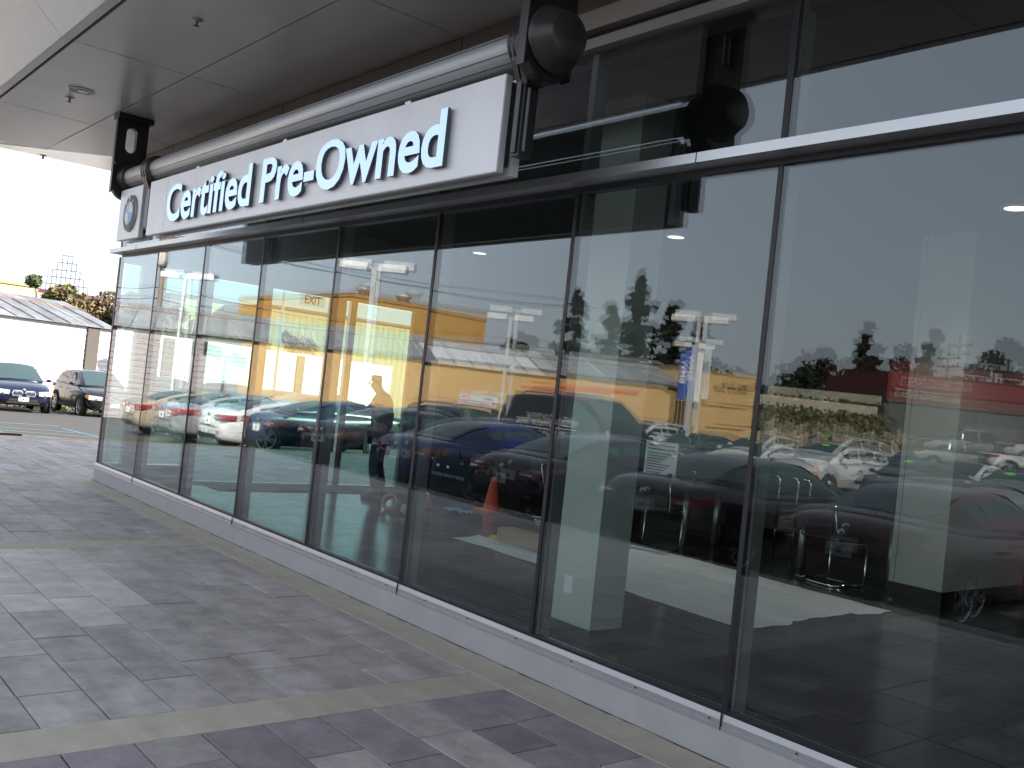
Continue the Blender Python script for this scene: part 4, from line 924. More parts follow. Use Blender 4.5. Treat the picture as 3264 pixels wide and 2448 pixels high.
t, cx, cyy = block('golden_building', 'golden ribbed-metal building behind a tree, seen through the end glass', -92, -75, 31.5, 46, 7.0, mat('golden_rib', (0.32, 0.25, 0.135), .7, noise=(.4, .05)), M_brownc)
for k in range(24): MB().box(-75.0-cx, -74.975-cx, 31.8+.6*k-cyy, 31.88+.6*k-cyy, -2, 6.95, MATS['golden_rib']).build('rib', t)
block('plum_roofed_house', 'dark plum roof edge showing above the trees beside the lattice tower', -110, -92, 17, 32, 6.5, mat('house_wall', (.32, .27, .22), .8), mat('plum_trim', (.10, .02, .05), .7))
# stepped lattice frame
lt = thing('lattice_tower', 'stepped dark lattice pyramid standing above the trees', 'tower', (-85.9, 17.9, 0))
M_lat = mat('lattice_steel', (.045, .025, .04), .6)
ldv = Vector((.50, .866, 0)).normalized(); bar_ = lambda a, b: None
tot = MB()
wid = [1.85, 1.45, 1.1, .75, .4]; z = 6.35
MBt = MB()
MBt.bar((0, 0, -2), (0, 0, 6.4), .25, .25, M_lat); MBt.build('mast', lt)
for i, w_ in enumerate(wid):
    tier = MB(); hh = .62; n = [10, 8, 6, 4, 2][i]
    for k in range(n+1):
        p = ldv*(-w_+2*w_*k/n); tier.bar((p.x, p.y, z), (p.x, p.y, z+hh), .045, .045, M_lat)
    for zq in (z, z+hh): tier.bar(tuple(ldv*-w_+Vector((0, 0, zq))), tuple(ldv*w_+Vector((0, 0, zq))), .05, .05, M_lat)
    z += hh; tier.build('tier', lt)
# red workshop
rd = thing('red_workshop', 'red and grey workshop lettered AUTO SERVICE EXPERTS behind the pickups', 'building', (-28.3, -55.9, 0))
rv = (Vector((-25.6, -59.2, 0))-Vector((-31.08, -52.62, 0))).normalized(); rn = Vector((-rv.y, rv.x, 0)); rn = rn if rn.y > 0 else -rn
def rq(s, off, z): return rv*s+rn*off+Vector((0, 0, z))
MB().prism([rq(-4.3, -.05, -1), rq(-4.3, -12, -1), rq(-4.3, -12, 4.1), rq(-4.3, -.05, 4.1)], rv*24, mat('shop_grey', (.065, .07, .07), .8, noise=(.6, .06))).build('lower_wall', rd)
MB().prism([rq(-4.3, .1, 4.1), rq(-4.3, -12, 4.1), rq(-4.3, -12, 5.95), rq(-4.3, .1, 5.95)], rv*24, mat('shop_red', (.13, .014, .015), .7, noise=(.6, .05))).build('fascia', rd)
text_part('lettering', 'AUTO SERVICE EXPERTS', rd, rq(.5, .13, 4.4), -rv, (0, 0, 1), 4.3, .55, mat('letter_cream', (.36, .30, .27), .6), .02)
for a, c in ((1.0, 4.5), (6.5, 9.5)): MB().prism([rq(a, -.02, -1), rq(c, -.02, -1), rq(c, -.02, 3.2), rq(a, -.02, 3.2)], rn*.05, mat('shutter', (.10, .105, .11), .6)).build('shutter_door', rd)
for s in (-.8, 1.6): MB().bar(rq(s, .6, 6.2), rq(s+3.2, .6, 6.2), .08, .06, M_alu).build('fascia_light', rd)
# planted bank, wall on top and board fence
fa, fb = Vector((-35.2, -40.0, 0)), Vector((-27.6, -49.2, 0)); fd = (fb-fa).normalized(); fn = Vector((-fd.y, fd.x, 0)); fn = fn if fn.y > 0 else -fn; fl_ = (fb-fa).length
fe = thing('board_fence', 'weathered board fence at the foot of the planted bank', 'fence', tuple(fa))
M_board = mat('fence_board', (.30, .25, .18), .9, noise=(3, .2), var=.35)
k = 0; s = 0
while s < fl_:
    h_ = random.uniform(1.15, 1.65); p = fd*s; p2 = fd*(s+.20)
    MB().prism([p, p2, p2+fn*.03, p+fn*.03], (0, 0, h_), M_board).build('board', fe); s += .235
MB().bar((0, 0, .4), tuple(fd*fl_+Vector((0, 0, .4))), .05, .1, M_board).build('rail', fe)
bkx = MB(); nb = 24; vs_ = []
for i in range(nb+1):
    p = fa+fd*(fl_*i/nb)
    for j, (o_, z_) in enumerate(((-.3, .5), (-1.5, 1.4), (-3.0, 2.3), (-4.6, 2.8), (-8, 2.9))):
        q_ = p+fn*o_; vs_.append((q_.x, q_.y, z_+.12*math.sin(i*1.7+j)))
bkx.add(vs_, [(i*5+j, i*5+j+1, (i+1)*5+j+1, (i+1)*5+j) for i in range(nb) for j in range(4)], mat('bank_soil', (.10, .085, .05), .95, noise=(1.5, .4)), True)
tag(bkx.build('embankment'), 'dry planted bank behind the fence', kind='structure')
rw_ = MB().prism([fa+fn*-4.9+Vector((0, 0, 2.0)), fa+fn*-5.2+Vector((0, 0, 2.0)), fa+fn*-5.2+Vector((0, 0, 3.65)), fa+fn*-4.9+Vector((0, 0, 3.65))], fd*fl_, mat('bank_wall', (.42, .38, .30), .85, noise=(.8, .08))).build('garden_wall')
tag(rw_, 'low cream wall along the top of the planted bank', 'wall')
# leaves
def leaf_mesh(name, n, fn_, size, m, aspect=1.0):
    """n small leaf-clump faces at points given by fn_() -> (x, y, z)"""
    P = np.array([fn_() for _ in range(n)]); vs_ = []; fs = []
    for i, p in enumerate(P):
        a = rng.normal(size=3); a /= np.linalg.norm(a); b = rng.normal(size=3); b -= a*a.dot(b); b /= np.linalg.norm(b)
        s_ = size*rng.uniform(.6, 1.4); o = len(vs_)
        vs_ += [tuple(p+a*s_*aspect), tuple(p+b*s_*.6), tuple(p-a*s_*aspect*.8), tuple(p-b*s_*.6)]; fs.append((o, o+1, o+2, o+3))
    return MB().add(vs_, fs, m)
def tree(name, label, x, y, h, w, kind, m, group, z0=None, n=1500):
    z0 = gz(x, y)-.3 if z0 is None else z0
    t = thing(name, label, 'tree', (x, y, z0), random.uniform(0, 6), group)
    if kind == 'conifer':
        MB().tube([(0, 0, 0), (.05, 0, h*.5), (0, .05, h*.97)], [h*.022, h*.014, .02], M_bark, 7).build('trunk', t)
        nb_ = int(34+h*2.4); lv = []
        for k in range(nb_):
            q = .12+.86*(k/nb_)+random.uniform(-.02, .02); lv.append((q, random.uniform(0, 6.28), random.choice((.45, .7, .9, 1.0, 1.25))*random.uniform(.85, 1.1)))
        def f():
            q, a, g = random.choice(lv); r_ = (1-q)**.8*w*g+.10; u = .12+.88*random.random()**.8
            sp = (.10+.16*(1-abs(u-.55)))*r_+.05
            return (u*r_*math.cos(a)+random.gauss(0, sp*.55), u*r_*math.sin(a)+random.gauss(0, sp*.55), q*h-u*r_*.16+random.gauss(0, h*.007))
        leaf_mesh('crown', int(n*1.5), f, h*.017, m, 1.5).build('crown', t)
    else:
        tr = MB().tube([(0, 0, 0), (.05, .05, h*.3), (0, .1, h*.55)], [h*.028, h*.02, h*.012], M_bark, 7)
        bl = []
        for _ in range(20):
            a = random.uniform(0, 6.28); q = random.uniform(.34, .93); rr = w*math.sin(PI*min(1, max(.12, (q-.22)/.85)))*random.uniform(.35, .9)
            c = (rr*math.cos(a), rr*math.sin(a), q*h); bl.append((c, random.uniform(.16, .30)*w+.15)); tr.tube([(0, .05, h*random.uniform(.25, .5)), tuple(.6*v for v in c[:2])+(c[2]*.9,), c], [h*.010, h*.007, .015], M_bark, 5)
        tr.build('trunk', t)
        def f():
            c, r_ = random.choice(bl); d = rng.normal(size=3); d /= np.linalg.norm(d); d *= r_*random.random()**.35
            return (c[0]+d[0], c[1]+d[1], c[2]+d[2]*.8)
        leaf_mesh('crown', int(n*1.5), f, max(.10, h*.020), m, 1.2).build('crown', t)
    return t
GC = 'tall dark conifers beyond the lot'
tree('conifer_tree', 'tall dark conifer at the left of the conifer group behind the roofs', -62.3, -54.1, 14.0, 3.6, 'conifer', M_leaf_d, GC, -2, 2600)
tree('conifer_tree', 'tallest dark conifer of the group behind the roofs', -58.6, -58.5, 15.6, 5.0, 'conifer', M_leaf_d, GC, -2, 3600)
tree('conifer_tree', 'dark conifer leaning between the two tallest ones', -61.5, -58.0, 13.2, 3.8, 'conifer', M_leaf_d, GC, -2, 2600)
tree('conifer_tree', 'shorter dark conifer beside the lamp pole with banners', -52.0, -58.8, 11.6, 3.8, 'conifer', M_leaf_d, GC, -2, 2600)
tree('conifer_tree', 'wide dark conifer just right of the tallest one', -56.0, -60.0, 13.4, 4.4, 'conifer', M_leaf_d, GC, -2, 2600)
GB = 'dark trees on the rise behind the fence and red workshop'
for lb, x, y, h_, w_, kd in (('pointed dark tree above the planted bank', -50.9, -83.4, 13.6, 4.6, 'conifer'), ('round dark tree left of the pointed one above the bank', -54.5, -83.5, 10.8, 5.0, 'b'), ('low spreading dark tree above the cream wall', -57.5, -83.5, 9.8, 4.6, 'b'), ('dark twin-crowned tree behind the red workshop', -46.7, -88.5, 13.4, 4.6, 'conifer'),
                          ('broad dark tree between the pointed tree and the red workshop', -48.6, -86, 11.4, 4.6, 'b'), ('isolated dark tree above the red workshop roof', -37.6, -83.8, 11.9, 3.8, 'b'), ('small dark tree low behind the red fascia', -42.5, -86, 10.0, 2.8, 'b'), ('dark tree behind the mustard warehouse corner', -69, -54, 9.4, 2.0, 'b')):
    tree('dark_tree', lb, x, y, h_, w_, kd, M_leaf_d, GB, -1.2, 2300)
GO = 'olive and brown trees behind the workshop'
for lb, x, y, h_, w_, m in (('spindly olive tree beside the yellow building', -76, 13.9, 9.0, 1.4, M_leaf_g), ('broad brown bush under the lattice tower', -74, 15.6, 7.8, 2.5, M_leaf_b), ('olive tree right of the lattice tower', -74, 17.9, 7.9, 2.5, M_leaf_b), ('light olive tree beside the showroom corner', -72, 19.6, 8.2, 2.5, M_leaf_o), ('olive tree at the roof end beside the glass corner', -71, 21.5, 8.1, 2.6, M_leaf_o), ('olive tree left of the lattice tower', -75, 14.9, 8.2, 1.8, M_leaf_o)):
    tree('olive_tree', lb, x, y, h_, w_, 'b', m, GO, -1.7, 2600)
for lb, x, y, h_, w_, m in (('green tree in front of the yellow-green wall, seen through the end glass', -66, 25.8, 6.2, 2.6, M_leaf_g), ('russet tree in front of the golden wall, seen through the end glass', -68, 30.6, 6.6, 2.3, M_leaf_b), ('small green bush at the roof line right of the russet tree', -66, 33.8, 4.6, 1.6, M_leaf_g),
                            ('low green shrub by the roof end through the corner glass', -64, 21.5, 5.2, 2.0, M_leaf_g)):
    tree('olive_tree', lb, x, y, h_, w_, 'b', m, 'trees seen through the end glass', -1.7, 1900)
for lb, x, y, h_, w_, m in (('green tree behind the white siding roof, mirrored in the corner panes', -52, -6.5, 6.0, 2.4, M_leaf_g), ('low green tree mirrored in the corner panes beside the utility pole', -50.5, -10.5, 5.4, 2.2, M_leaf_d), ('green tree mirrored in front of the mustard warehouse', -55, -22.5, 6.4, 2.0, M_leaf_g)):
    tree('roadside_tree', lb, x, y, h_, w_, 'b', m, 'trees mirrored above the workshop roof', -1.8, 1700)
def fwood():
    q = random.random(); a = Vector((-66.0, -74.0, 0)).lerp(Vector((-40.0, -96.0, 0)), q); top = 5.6+1.4*math.sin(q*23)+.8*math.sin(q*57)
    return (a.x+random.uniform(-2, 2), a.y+random.uniform(-2, 2), -1+(top+1)*random.random()**.5)
tag(leaf_mesh('woods', 6500, fwood, .42, M_leaf_d).build('woods'), 'dark mass of far-off woods behind the bank and the red workshop', kind='stuff')
# creeper on the bank and planting strip under the off-roaders
def fbank():
    s = random.random(); o_ = -random.random()*4.2; p = fa+fd*fl_*s+fn*o_; return (p.x, p.y, .55+(-o_)*.52+random.random()*.45)
tag(leaf_mesh('ground_cover', 2600, fbank, .22, mat('bank_leaf', (.085, .085, .030), .85, var=.5)).build('ground_cover'), 'dry green creeper covering the bank', kind='stuff')
def fstrip():
    y = random.uniform(0, 16); x = -41.5+random.uniform(-.8, .8); return (x, y, gz(x, y)+random.random()**2*.5)
tag(leaf_mesh('planting_strip', 2200, fstrip, .08, M_leaf_o).build('planting_strip'), 'low green planting strip behind the off-road wagons', kind='stuff')
for k in range(5):
    y = 3.6+2.75*k
    for d_ in (-.45, .45):
        cs = MB().prism([(-40.6, y+d_-.18, gz(-40.6, y)), (-40.4, y+d_-.18, gz(-40.6, y)), (-40.42, y+d_-.15, gz(-40.6, y)+.16), (-40.58, y+d_-.15, gz(-40.6, y)+.16)], (0, .34, 0), M_py).build('wheel_stop')
        if k < 4: lbw = '%s short yellow wheel stop under the %s off-road wagon' % ('left' if d_ < 0 else 'right', ('deep blue', 'black', 'navy', 'grey')[k])
        else: lbw = '%s short yellow wheel stop in the empty bay right of the grey off-road wagon' % ('left' if d_ < 0 else 'right')
        tag(cs, lbw, 'wheel stop', 'yellow wheel stops')
# light poles
def lamp_post(label, x, y, top, ang=0.0, banners=False):
    zb = gz(x, y); t = thing('lamp_post', label, 'lamp post', (x, y, zb), ang, 'twin-headed lot lamp posts'); h_ = top-zb
    M_pole = mat('pole_grey', (.45, .46, .47), .5)
    MB().box(-.07, .07, -.07, .07, .5, h_-.05, M_pole).build('pole', t); MB().lathe([(.28, 0), (.28, .5), (.0001, .52)], (0, 0, 0), (0, 0, 1), M_band, 20).build('footing', t)
    for s in (-1, 1):
        hd = MB().box(min(s*.18, s*1.0), max(s*.18, s*1.0), -.28, .28, h_-.16, h_+.06, mat('lamp_head', (.62, .63, .64), .45)).build('lamp_head', t)
        MB().box(min(s*.24, s*.94), max(s*.24, s*.94), -.2, .2, h_-.172, h_-.162, M_headl).build('lens', hd)
    MB().box(-.2, .2, -.03, .03, h_-.1, h_-.02, M_pole).build('arm', t)
    if banners:
        for s, m, w_ in ((-1, P_['blue'], .45), (1, M_white, .45)):
            bn = MB(); xa = s*.12; xb = s*.57
            bn.box(min(xa, xb), max(xa, xb), -.012, .012, h_-2.7, h_-.35, mat('banner_blue', (.02, .09, .36), .6) if s < 0 else M_white)
            bo = bn.build('banner', t)
            for zq in (h_-.33, h_-2.72): bn2 = MB().bar((0, 0, zq), (s*.6, 0, zq), .03, .03, M_pole).build('banner_arm', t)
            if s < 0: text_part('banner_text', 'BMW', bo, (-.17, .013, h_-1.9), (0, 0, 1), (1, 0, 0), 1.15, .30, M_white, -.003) if False else text_part('banner_text', 'BMW', bo, (-.50, .013, h_-1.9), (0, 0, 1), (1, 0, 0), 1.15, .30, M_white, .004)
            else:
                for q in range(3): MB().box(.2+.1*q, .235+.1*q, .013, .016, h_-2.3, h_-.7, mat('banner_grey', (.4, .42, .45), .6)).build('banner_text', bo)
    return t
lamp_post('twin-headed grey lamp post mirrored above the worker', -24.0, -10.6, 4.97, R(-46))
lamp_post('slim twin-headed lamp post mirrored in front of the tan wall', -30.2, -20.9, 4.98, R(-46))
lamp_post('large twin-headed lamp post mirrored beside the banner post', -21.3, -22.0, 4.98, R(-38))
lamp_post('twin-headed lamp post hung with one blue and one white banner', -29.2, -31.3, 4.97, R(-52), True)
lamp_post('twin-headed lamp post mirrored in the panes near the corner', -37.0, -10.0, 5.03, R(-46))
lamp_post('lamp post with its head cut by the left edge of the photo, above the lot', -34.6, 1.85, 4.55, R(44))
lamp_post('lamp post with bright head seen through the end glass', -44, 17.5, 6.6, R(60))
# utility pole with transformers and wires
up_ = thing('utility_pole', 'wooden utility pole with two grey transformers mirrored in the corner panes', 'utility pole', (-45.4, -11.9, -1.3))
M_wood = mat('pole_wood', (.16, .12, .09), .9, noise=(4, .2))
MB().tube([(0, 0, 0), (0, 0, 9.3)], [.17, .12], M_wood, 10).build('pole', up_)
for a in (.6, 3.4): MB().lathe([(.0001, 0), (.24, .04), (.26, .12), (.26, .8), (.2, .92), (.0001, .96)], (.42*math.cos(a), .42*math.sin(a), 7.3), (0, 0, 1), mat('transformer_grey', (.52, .48, .42), .5), 16).build('transformer', up_)
MB().box(-.06, .06, -1.0, 1.0, 8.6, 8.72, M_wood).build('cross_arm', up_)
for k, (y_, z_) in enumerate(((-.9, 8.8), (0, 8.85), (.9, 8.8), (.1, 6.3), (.1, 5.8), (.1, 5.4))):
    for s in (-1, 1):
        pts = []
        for i in range(17):
            q_ = i/16; pts.append(((-5.1*q_, y_+5.6*q_, z_-.25*4*q_*(1-q_)) if s < 0 else (9*q_*.4, y_-24*q_, z_-.5*4*q_*(1-q_))))
        MB().tube(pts, .014 if k < 3 else .022, M_black, 5, False).build('wire', up_)
u2 = thing('utility_pole', 'thin utility pole with cross arms above the red workshop', 'utility pole', (-42.5, -84.5, -1))
MB().tube([(0, 0, 0), (0, 0, 12.0)], [.2, .14], M_wood, 8).build('pole', u2)
for z_ in (10.9, 10.1):
    MB().bar((-1.4, -.6, z_), (1.4, .6, z_), .1, .12, M_wood).build('cross_arm', u2)
    for q in (-1.2, -.6, .6, 1.2): MB().tube([(q, q*.43, z_+.05), (q, q*.43, z_+.28)], .05, M_black, 6).build('insulator', u2)
# far hills
hl = MB(); vs_ = []; n_h = 60
for i in range(n_h+1):
    a = R(60)+2*PI*.75*i/n_h; r_ = 700
    for j, (rr, zz_) in enumerate(((520, -6), (600, 10), (700, 20), (860, -6))):
        vs_.append((rr*math.cos(a), rr*math.sin(a), zz_*(1+.45*math.sin(i*.55)+.25*math.sin(i*1.31)) if zz_ > 0 else zz_))
hl.add(vs_, [(i*4+j, i*4+j+1, (i+1)*4+j+1, (i+1)*4+j) for i in range(n_h) for j in range(3)], mat('hill_green', (.05, .06, .035), .95, noise=(.02, .3)), True)
tag(hl.build('hills'), 'low wooded hills on the horizon', kind='structure')

# ================================================================== INSIDE THE SHOWROOM
ex = thing('exit_sign', 'EXIT sign hanging above the glass end door', 'sign', (-12.30, 2.62, 2.585))
MB().box(-.012, -.001, -.20, .20, 0, .175, glass_mat('exit_acrylic', (.80, .90, .88), 1.4)).build('panel', ex)
text_part('lettering', 'EXIT', ex, (.001, -.13, .03), (0, 1, 0), (0, 0, 1), .26, .12, M_black, .002, 0, .03)
for y in (-.15, .15): MB().box(-.014, -.006, y-.006, y+.006, .175, .35, M_dkgrey).build('hanger', ex)
# cone
cn = thing('traffic_cone', 'orange traffic cone standing on the dark showroom floor', 'cone', (-10.24, 4.60, 0))
MB().lathe([(.115, .025), (.035, .46), (.028, .47), (.0001, .468)], (0, 0, 0), (0, 0, 1), M_orange, 28).build('cone', cn)
bo = MB().bbox(-.17, .17, -.17, .17, 0, .03, M_orange, .006).build('base', cn)
# drop cloth
dc_ = MB(); nx, ny = 46, 26; vs_ = []
qa = [Vector((-8.35, 2.55, 0)), Vector((-4.45, 2.5, 0)), Vector((-4.45, 4.75, 0)), Vector((-8.3, 4.9, 0))]
for j in range(ny+1):
    for i in range(nx+1):
        u, v2 = i/nx, j/ny
        p = (qa[0]*(1-u)+qa[1]*u)*(1-v2)+(qa[3]*(1-u)+qa[2]*u)*v2
        wv = sum(.030*a_*math.exp(-((v2-c_-.03*math.sin(u*3+c_*9))/.018)**2)*(.5+.5*math.sin(u*2.3+c_*17)) for c_, a_ in ((.13, 1), (.31, .7), (.37, .9), (.55, .6), (.70, 1), (.84, .8)))+.007*math.sin(u*31+v2*12)*math.sin(v2*21-u*7)
        j_ = .06*math.sin(v2*9)*max(0, u-.85)*6+.02*math.sin(v2*40+u*11)
        vs_.append((p.x+j_*.8, p.y+j_*.5, .006+max(0, wv)+rng.uniform(0, .003)))
dc_.add(vs_, [(j*(nx+1)+i, j*(nx+1)+i+1, (j+1)*(nx+1)+i+1, (j+1)*(nx+1)+i) for j in range(ny) for i in range(nx)], M_sheet, True)
tag(dc_.build('drop_cloth'), 'crumpled pale drop cloth spread on the dark floor beside the white column', 'cloth')
# long carton on the cloth
bx = thing('long_carton', 'long brown cardboard carton lying at the end of the drop cloth', 'box', (-7.62, 3.04, .03), R(4))
MB().box(-.40, .46, -.11, .11, 0, .15, M_card).build('carton', bx); MB().box(-.407, -.401, -.105, .105, .005, .145, mat('card_end', (.50, .36, .20), .8)).build('flap', bx)
tag(MB().box(-8.25, -8.04, 3.0, 3.1, .012, .05, mat('yellow_wood', (.55, .36, .03), .7)).build('wood_block'), 'small yellow block lying beside the cardboard carton', 'block')
# tape rolls, blue cloth, spray bottle
for i, (x, y, ax_, lb) in enumerate(((-10.25, 2.95, (.5, -.6, .45), 'tan tape roll leaning upright beside the worker'), (-9.95, 3.05, (.1, .2, 1), 'tan tape roll lying flat beside the leaning one'))):
    tr_ = MB().lathe([(.075, -.05), (.11, -.05), (.11, .05), (.075, .05), (.075, -.05)], (x, y, .10 if i == 0 else .055), ax_, mat('tape_tan', (.45, .26, .10), .5), 24)
    o_ = tr_.build('tape_roll'); tag(o_, lb, 'tape roll', 'tape rolls by the worker'); MB().lathe([(.07, -.045), (.07, .045)], (x, y, .10 if i == 0 else .055), ax_, mat('tape_core', (.55, .10, .05), .6), 20).build('core', o_)
rg = MB(); vs_ = [( -10.35+.42*(i/8), 3.85+.22*(j/5)+.05*math.sin(i*1.3), .008+.035*abs(math.sin(i*.9+j*1.7))) for j in range(6) for i in range(9)]
rg.add(vs_, [(j*9+i, j*9+i+1, (j+1)*9+i+1, (j+1)*9+i) for j in range(5) for i in range(8)], mat('rag_blue', (.12, .30, .52), .9), True)
tag(rg.build('cleaning_rag'), 'crumpled light blue rag on the dark floor by the black bag', 'rag')
sb = thing('spray_bottle', 'small amber spray bottle standing by the blue rag', 'bottle', (-10.55, 3.75, 0))
MB().lathe([(.0001, 0), (.04, .0), (.042, .1), (.02, .15), (.014, .18)], (0, 0, 0), (0, 0, 1), mat('amber_bottle', (.38, .16, .05), .3), 14).build('bottle', sb); MB().bar((0, 0, .18), (-.05, -.05, .21), .025, .03, M_white).build('trigger', sb)
# tool bag
bgp = thing('tool_bag', 'black tool bag with white lettering behind the blue rag', 'bag', (-11.35, 4.9, 0))
V, F = loft([(-.52, (.70, .22)), (-.50, (.74, .26)), (.50, (.74, .26)), (.52, (.70, .22))], lambda p: [(0, 0.0), (p[1], 0.0), (p[1]*1.05, .2), (p[1], p[0]-.06), (p[1]*.6, p[0]), (0, p[0])], M_black, 1)
MB().add(V, F, mat('bag_black', (.014, .014, .016), .75, noise=(20, .2)), True).build('body', bgp)
text_part('lettering', 'WATSONS WINDOW TINTING', bgp, (-.42, -.28, .33), (1, 0, 0), (0, 0, 1), .82, .045, M_vt, .004)
MB().tube([(-.25, -.26, .62), (-.22, -.3, .84), (.22, -.3, .84), (.25, -.26, .62)], .016, M_black, 8).build('handle', bgp)
for x in (-.3, -.05): MB().box(x, x+.07, -.285, -.27, .46, .50, M_chrome).build('buckle', bgp)
for x in (-.46, .28): tag(MB().box(x, x+.05, -.278, -.27, .55, .58, mat('tag_yellow', (.6, .45, .05), .6)).build('tag_patch', bgp))
# desks
def table(name, label, x0, x1, y0, y1, z, legs, m=M_black):
    t = thing(name, label, 'desk', ((x0+x1)/2, (y0+y1)/2, 0), 0, 'black showroom desks'); a, b = (x1-x0)/2, (y1-y0)/2
    MB().bbox(-a, a, -b, b, z-.045, z, mat('desk_top', (.018, .018, .020), .18), .004).build('top', t)
    for lx, ly in legs: MB().tube([(lx, ly, 0), (lx, ly, z-.045)], .042, M_alu, 18).build('leg', t)
    MB().box(-a+.1, a-.1, b-.05, b-.02, .25, z-.05, M_black).build('modesty_panel', t)
    return t
table('desk', 'black desk carrying a printed notice board, behind the first white column', -9.35, -7.55, 5.55, 6.5, .735, ((.72, -.32), (-.75, -.30), (.72, .30)))
table('desk', 'black desk carrying a dark monitor, beside the wide white column', -6.35, -5.05, 5.9, 6.8, .735, ((.55, -.32), (-.55, -.32)))
nb_ = thing('notice_board', 'white framed notice sheet with black bars standing on the desk', 'notice', (-8.3, 5.78, .735), R(4))
MB().box(-.26, .26, 0, .02, 0, .50, M_plate).build('sheet', nb_)
for z_ in (.455, .405): MB().box(-.22, .22, -.004, -.001, z_-.012, z_, M_black).build('bar', nb_)
for q in range(9): MB().box(-.22, .16-.05*((q*7) % 4), -.004, -.001, .05+.036*q, .064+.036*q, mat('print_grey', (.16, .20, .19), .7)).build('text_line', nb_)
mn = thing('monitor', 'dark flat monitor tilted on the second desk', 'monitor', (-5.45, 6.1, .735), R(12))
MB().box(-.22, .22, -.02, .02, .06, .40, M_black).build('screen', mn); MB().box(-.03, .03, 0, .05, 0, .15, M_black).build('stand', mn); MB().box(-.12, .12, -.08, .1, 0, .012, M_dkgrey).build('foot', mn)
ph = thing('desk_phone', 'black desk phone in front of the notice sheet', 'phone', (-7.98, 5.7, .735), R(20)); MB().prism([(-.1, -.09, 0), (-.1, .09, 0), (-.1, .09, .07), (-.1, -.09, .02)], (.2, 0, 0), M_black).build('base', ph); MB().box(-.02, .08, -.03, .01, .055, .06, M_plate).build('display', ph); MB().bar((-.08, -.08, .05), (-.08, .09, .09), .045, .04, M_black).build('handset', ph)
pb = thing('soap_bottle', 'dark pump bottle on the desk beside the phone', 'bottle', (-7.68, 5.75, .735)); MB().lathe([(.0001, 0), (.033, 0), (.034, .11), (.012, .14)], (0, 0, 0), (0, 0, 1), M_dkgrey, 14).build('bottle', pb); MB().tube([(0, 0, .14), (0, 0, .185), (-.04, 0, .183)], .006, M_white, 8).build('pump', pb)
# four chrome bent tubes = chair frames pushed behind the far desk
for k, (x, lb) in enumerate(((-7.60, 'leftmost of the four bent chrome tubes'), (-7.28, 'second of the four bent chrome tubes from the left'), (-7.00, 'third of the four bent chrome tubes from the left'), (-6.82, 'rightmost of the four bent chrome tubes'))):
    o_ = MB().tube([(x, 7.0, 0)]+[(x, 7.0, .9)]+[(x-.055+.055*math.cos(a), 7.0, .90+.055*math.sin(a)) for a in np.linspace(.2, 2.2, 6)], .022, M_chrome, 12).build('chrome_rail'); tag(o_, lb+' behind the desks', 'rail', 'bent chrome tubes')
# cantilever chairs
def chair(label, x, y, rz):
    t = thing('cantilever_chair', label, 'chair', (x, y, 0), rz, 'black chairs on chrome runners')
    for s in (-1, 1):
        MB().tube([(-.25, s*.24, .015), (.20, s*.24, .015), (.25, s*.24, .05), (.25, s*.24, .40), (.20, s*.24, .45), (-.22, s*.24, .47), (-.30, s*.24, .86)], .011, M_chrome, 8).build('runner', t)
    MB().tube([(-.25, -.24, .015), (-.25, .24, .015)], .011, M_chrome, 8).build('cross_bar', t)
    V, F = loft([(-.24, (.22,)), (-.2, (.24,)), (.2, (.24,)), (.25, (.21,))], lambda p: [(0, .455), (p[0], .46), (p[0], .49), (p[0]*.9, .51), (0, .50)], M_black, 1); MB().add(V, F, mat('chair_leather', (.016, .016, .018), .45), True).build('seat', t)
    MB().prism([(-.255, -.23, .52), (-.255, .23, .52), (-.325, .22, .90), (-.325, -.22, .90)], (-.03, 0, .0), MATS['chair_leather']).build('backrest', t)
chair('black chair on chrome runners at the notice desk, right of the first column', -8.75, 5.15, R(70))
chair('black chair on chrome runners beside the desk leg', -7.55, 4.95, R(110))
chair('black chair on chrome runners in front of the monitor desk', -5.55, 5.52, R(80))
chair('black chair on chrome runners behind the orange cone', -9.4, 5.0, R(60))
# low white partition behind the desks
pt_ = thing('partition', 'grey-white low partition wall behind the desks', 'partition', (-7.5, 8.2, 0)); MB().box(-3.2, 2.6, 0, .12, .1, 1.25, mat('partition_face', (.16, .165, .16), .6)).build('panel', pt_); MB().box(-3.2, 2.6, .01, .11, 0, .1, M_black).build('skirting', pt_)
wc = MB().box(-8.9, -8.3, 7.2, 7.8, 0, .72, mat('cabinet_dark', (.05, .028, .02), .5)).build('low_cabinet'); tag(wc, 'low dark brown cabinet between the desk and the partition', 'cabinet')

# ================================================================== WORKER
def skin_body(verts, edges, radii, sub=2):
    me = bpy.data.meshes.new('b'); me.from_pydata(verts, edges, []); o = bpy.data.objects.new('b', me); COL.objects.link(o)
    md = o.modifiers.new('skin', 'SKIN'); md.use_smooth_shade = True
    for i, r_ in enumerate(radii): o.data.skin_vertices[0].data[i].radius = (r_, r_) if not isinstance(r_, tuple) else r_
    o.data.skin_vertices[0].data[0].use_root = True
    s_ = o.modifiers.new('sub', 'SUBSURF'); s_.levels = sub; s_.render_levels = sub
    dg = bpy.context.evaluated_depsgraph_get(); dg.update(); r_ = bpy.data.meshes.new_from_object(o.evaluated_get(dg))
    bpy.data.objects.remove(o); bpy.data.meshes.remove(me); return r_
M_skin = mat('skin', (.36, .20, .13), .55); M_shirt = mat('shirt_dark', (.030, .030, .036), .85, noise=(30, .2)); M_jeans = mat('jeans', (.022, .036, .085), .85, noise=(40, .25)); M_shoe = mat('shoe_brown', (.12, .075, .045), .7); M_hair = mat('hair', (.05, .03, .02), .8)
wk = thing('person', 'worker in dark shirt and blue jeans standing side-on, one arm raised, by the end door', 'person', (-11.4, 3.42, 0), math.atan2(-.77, -.64))
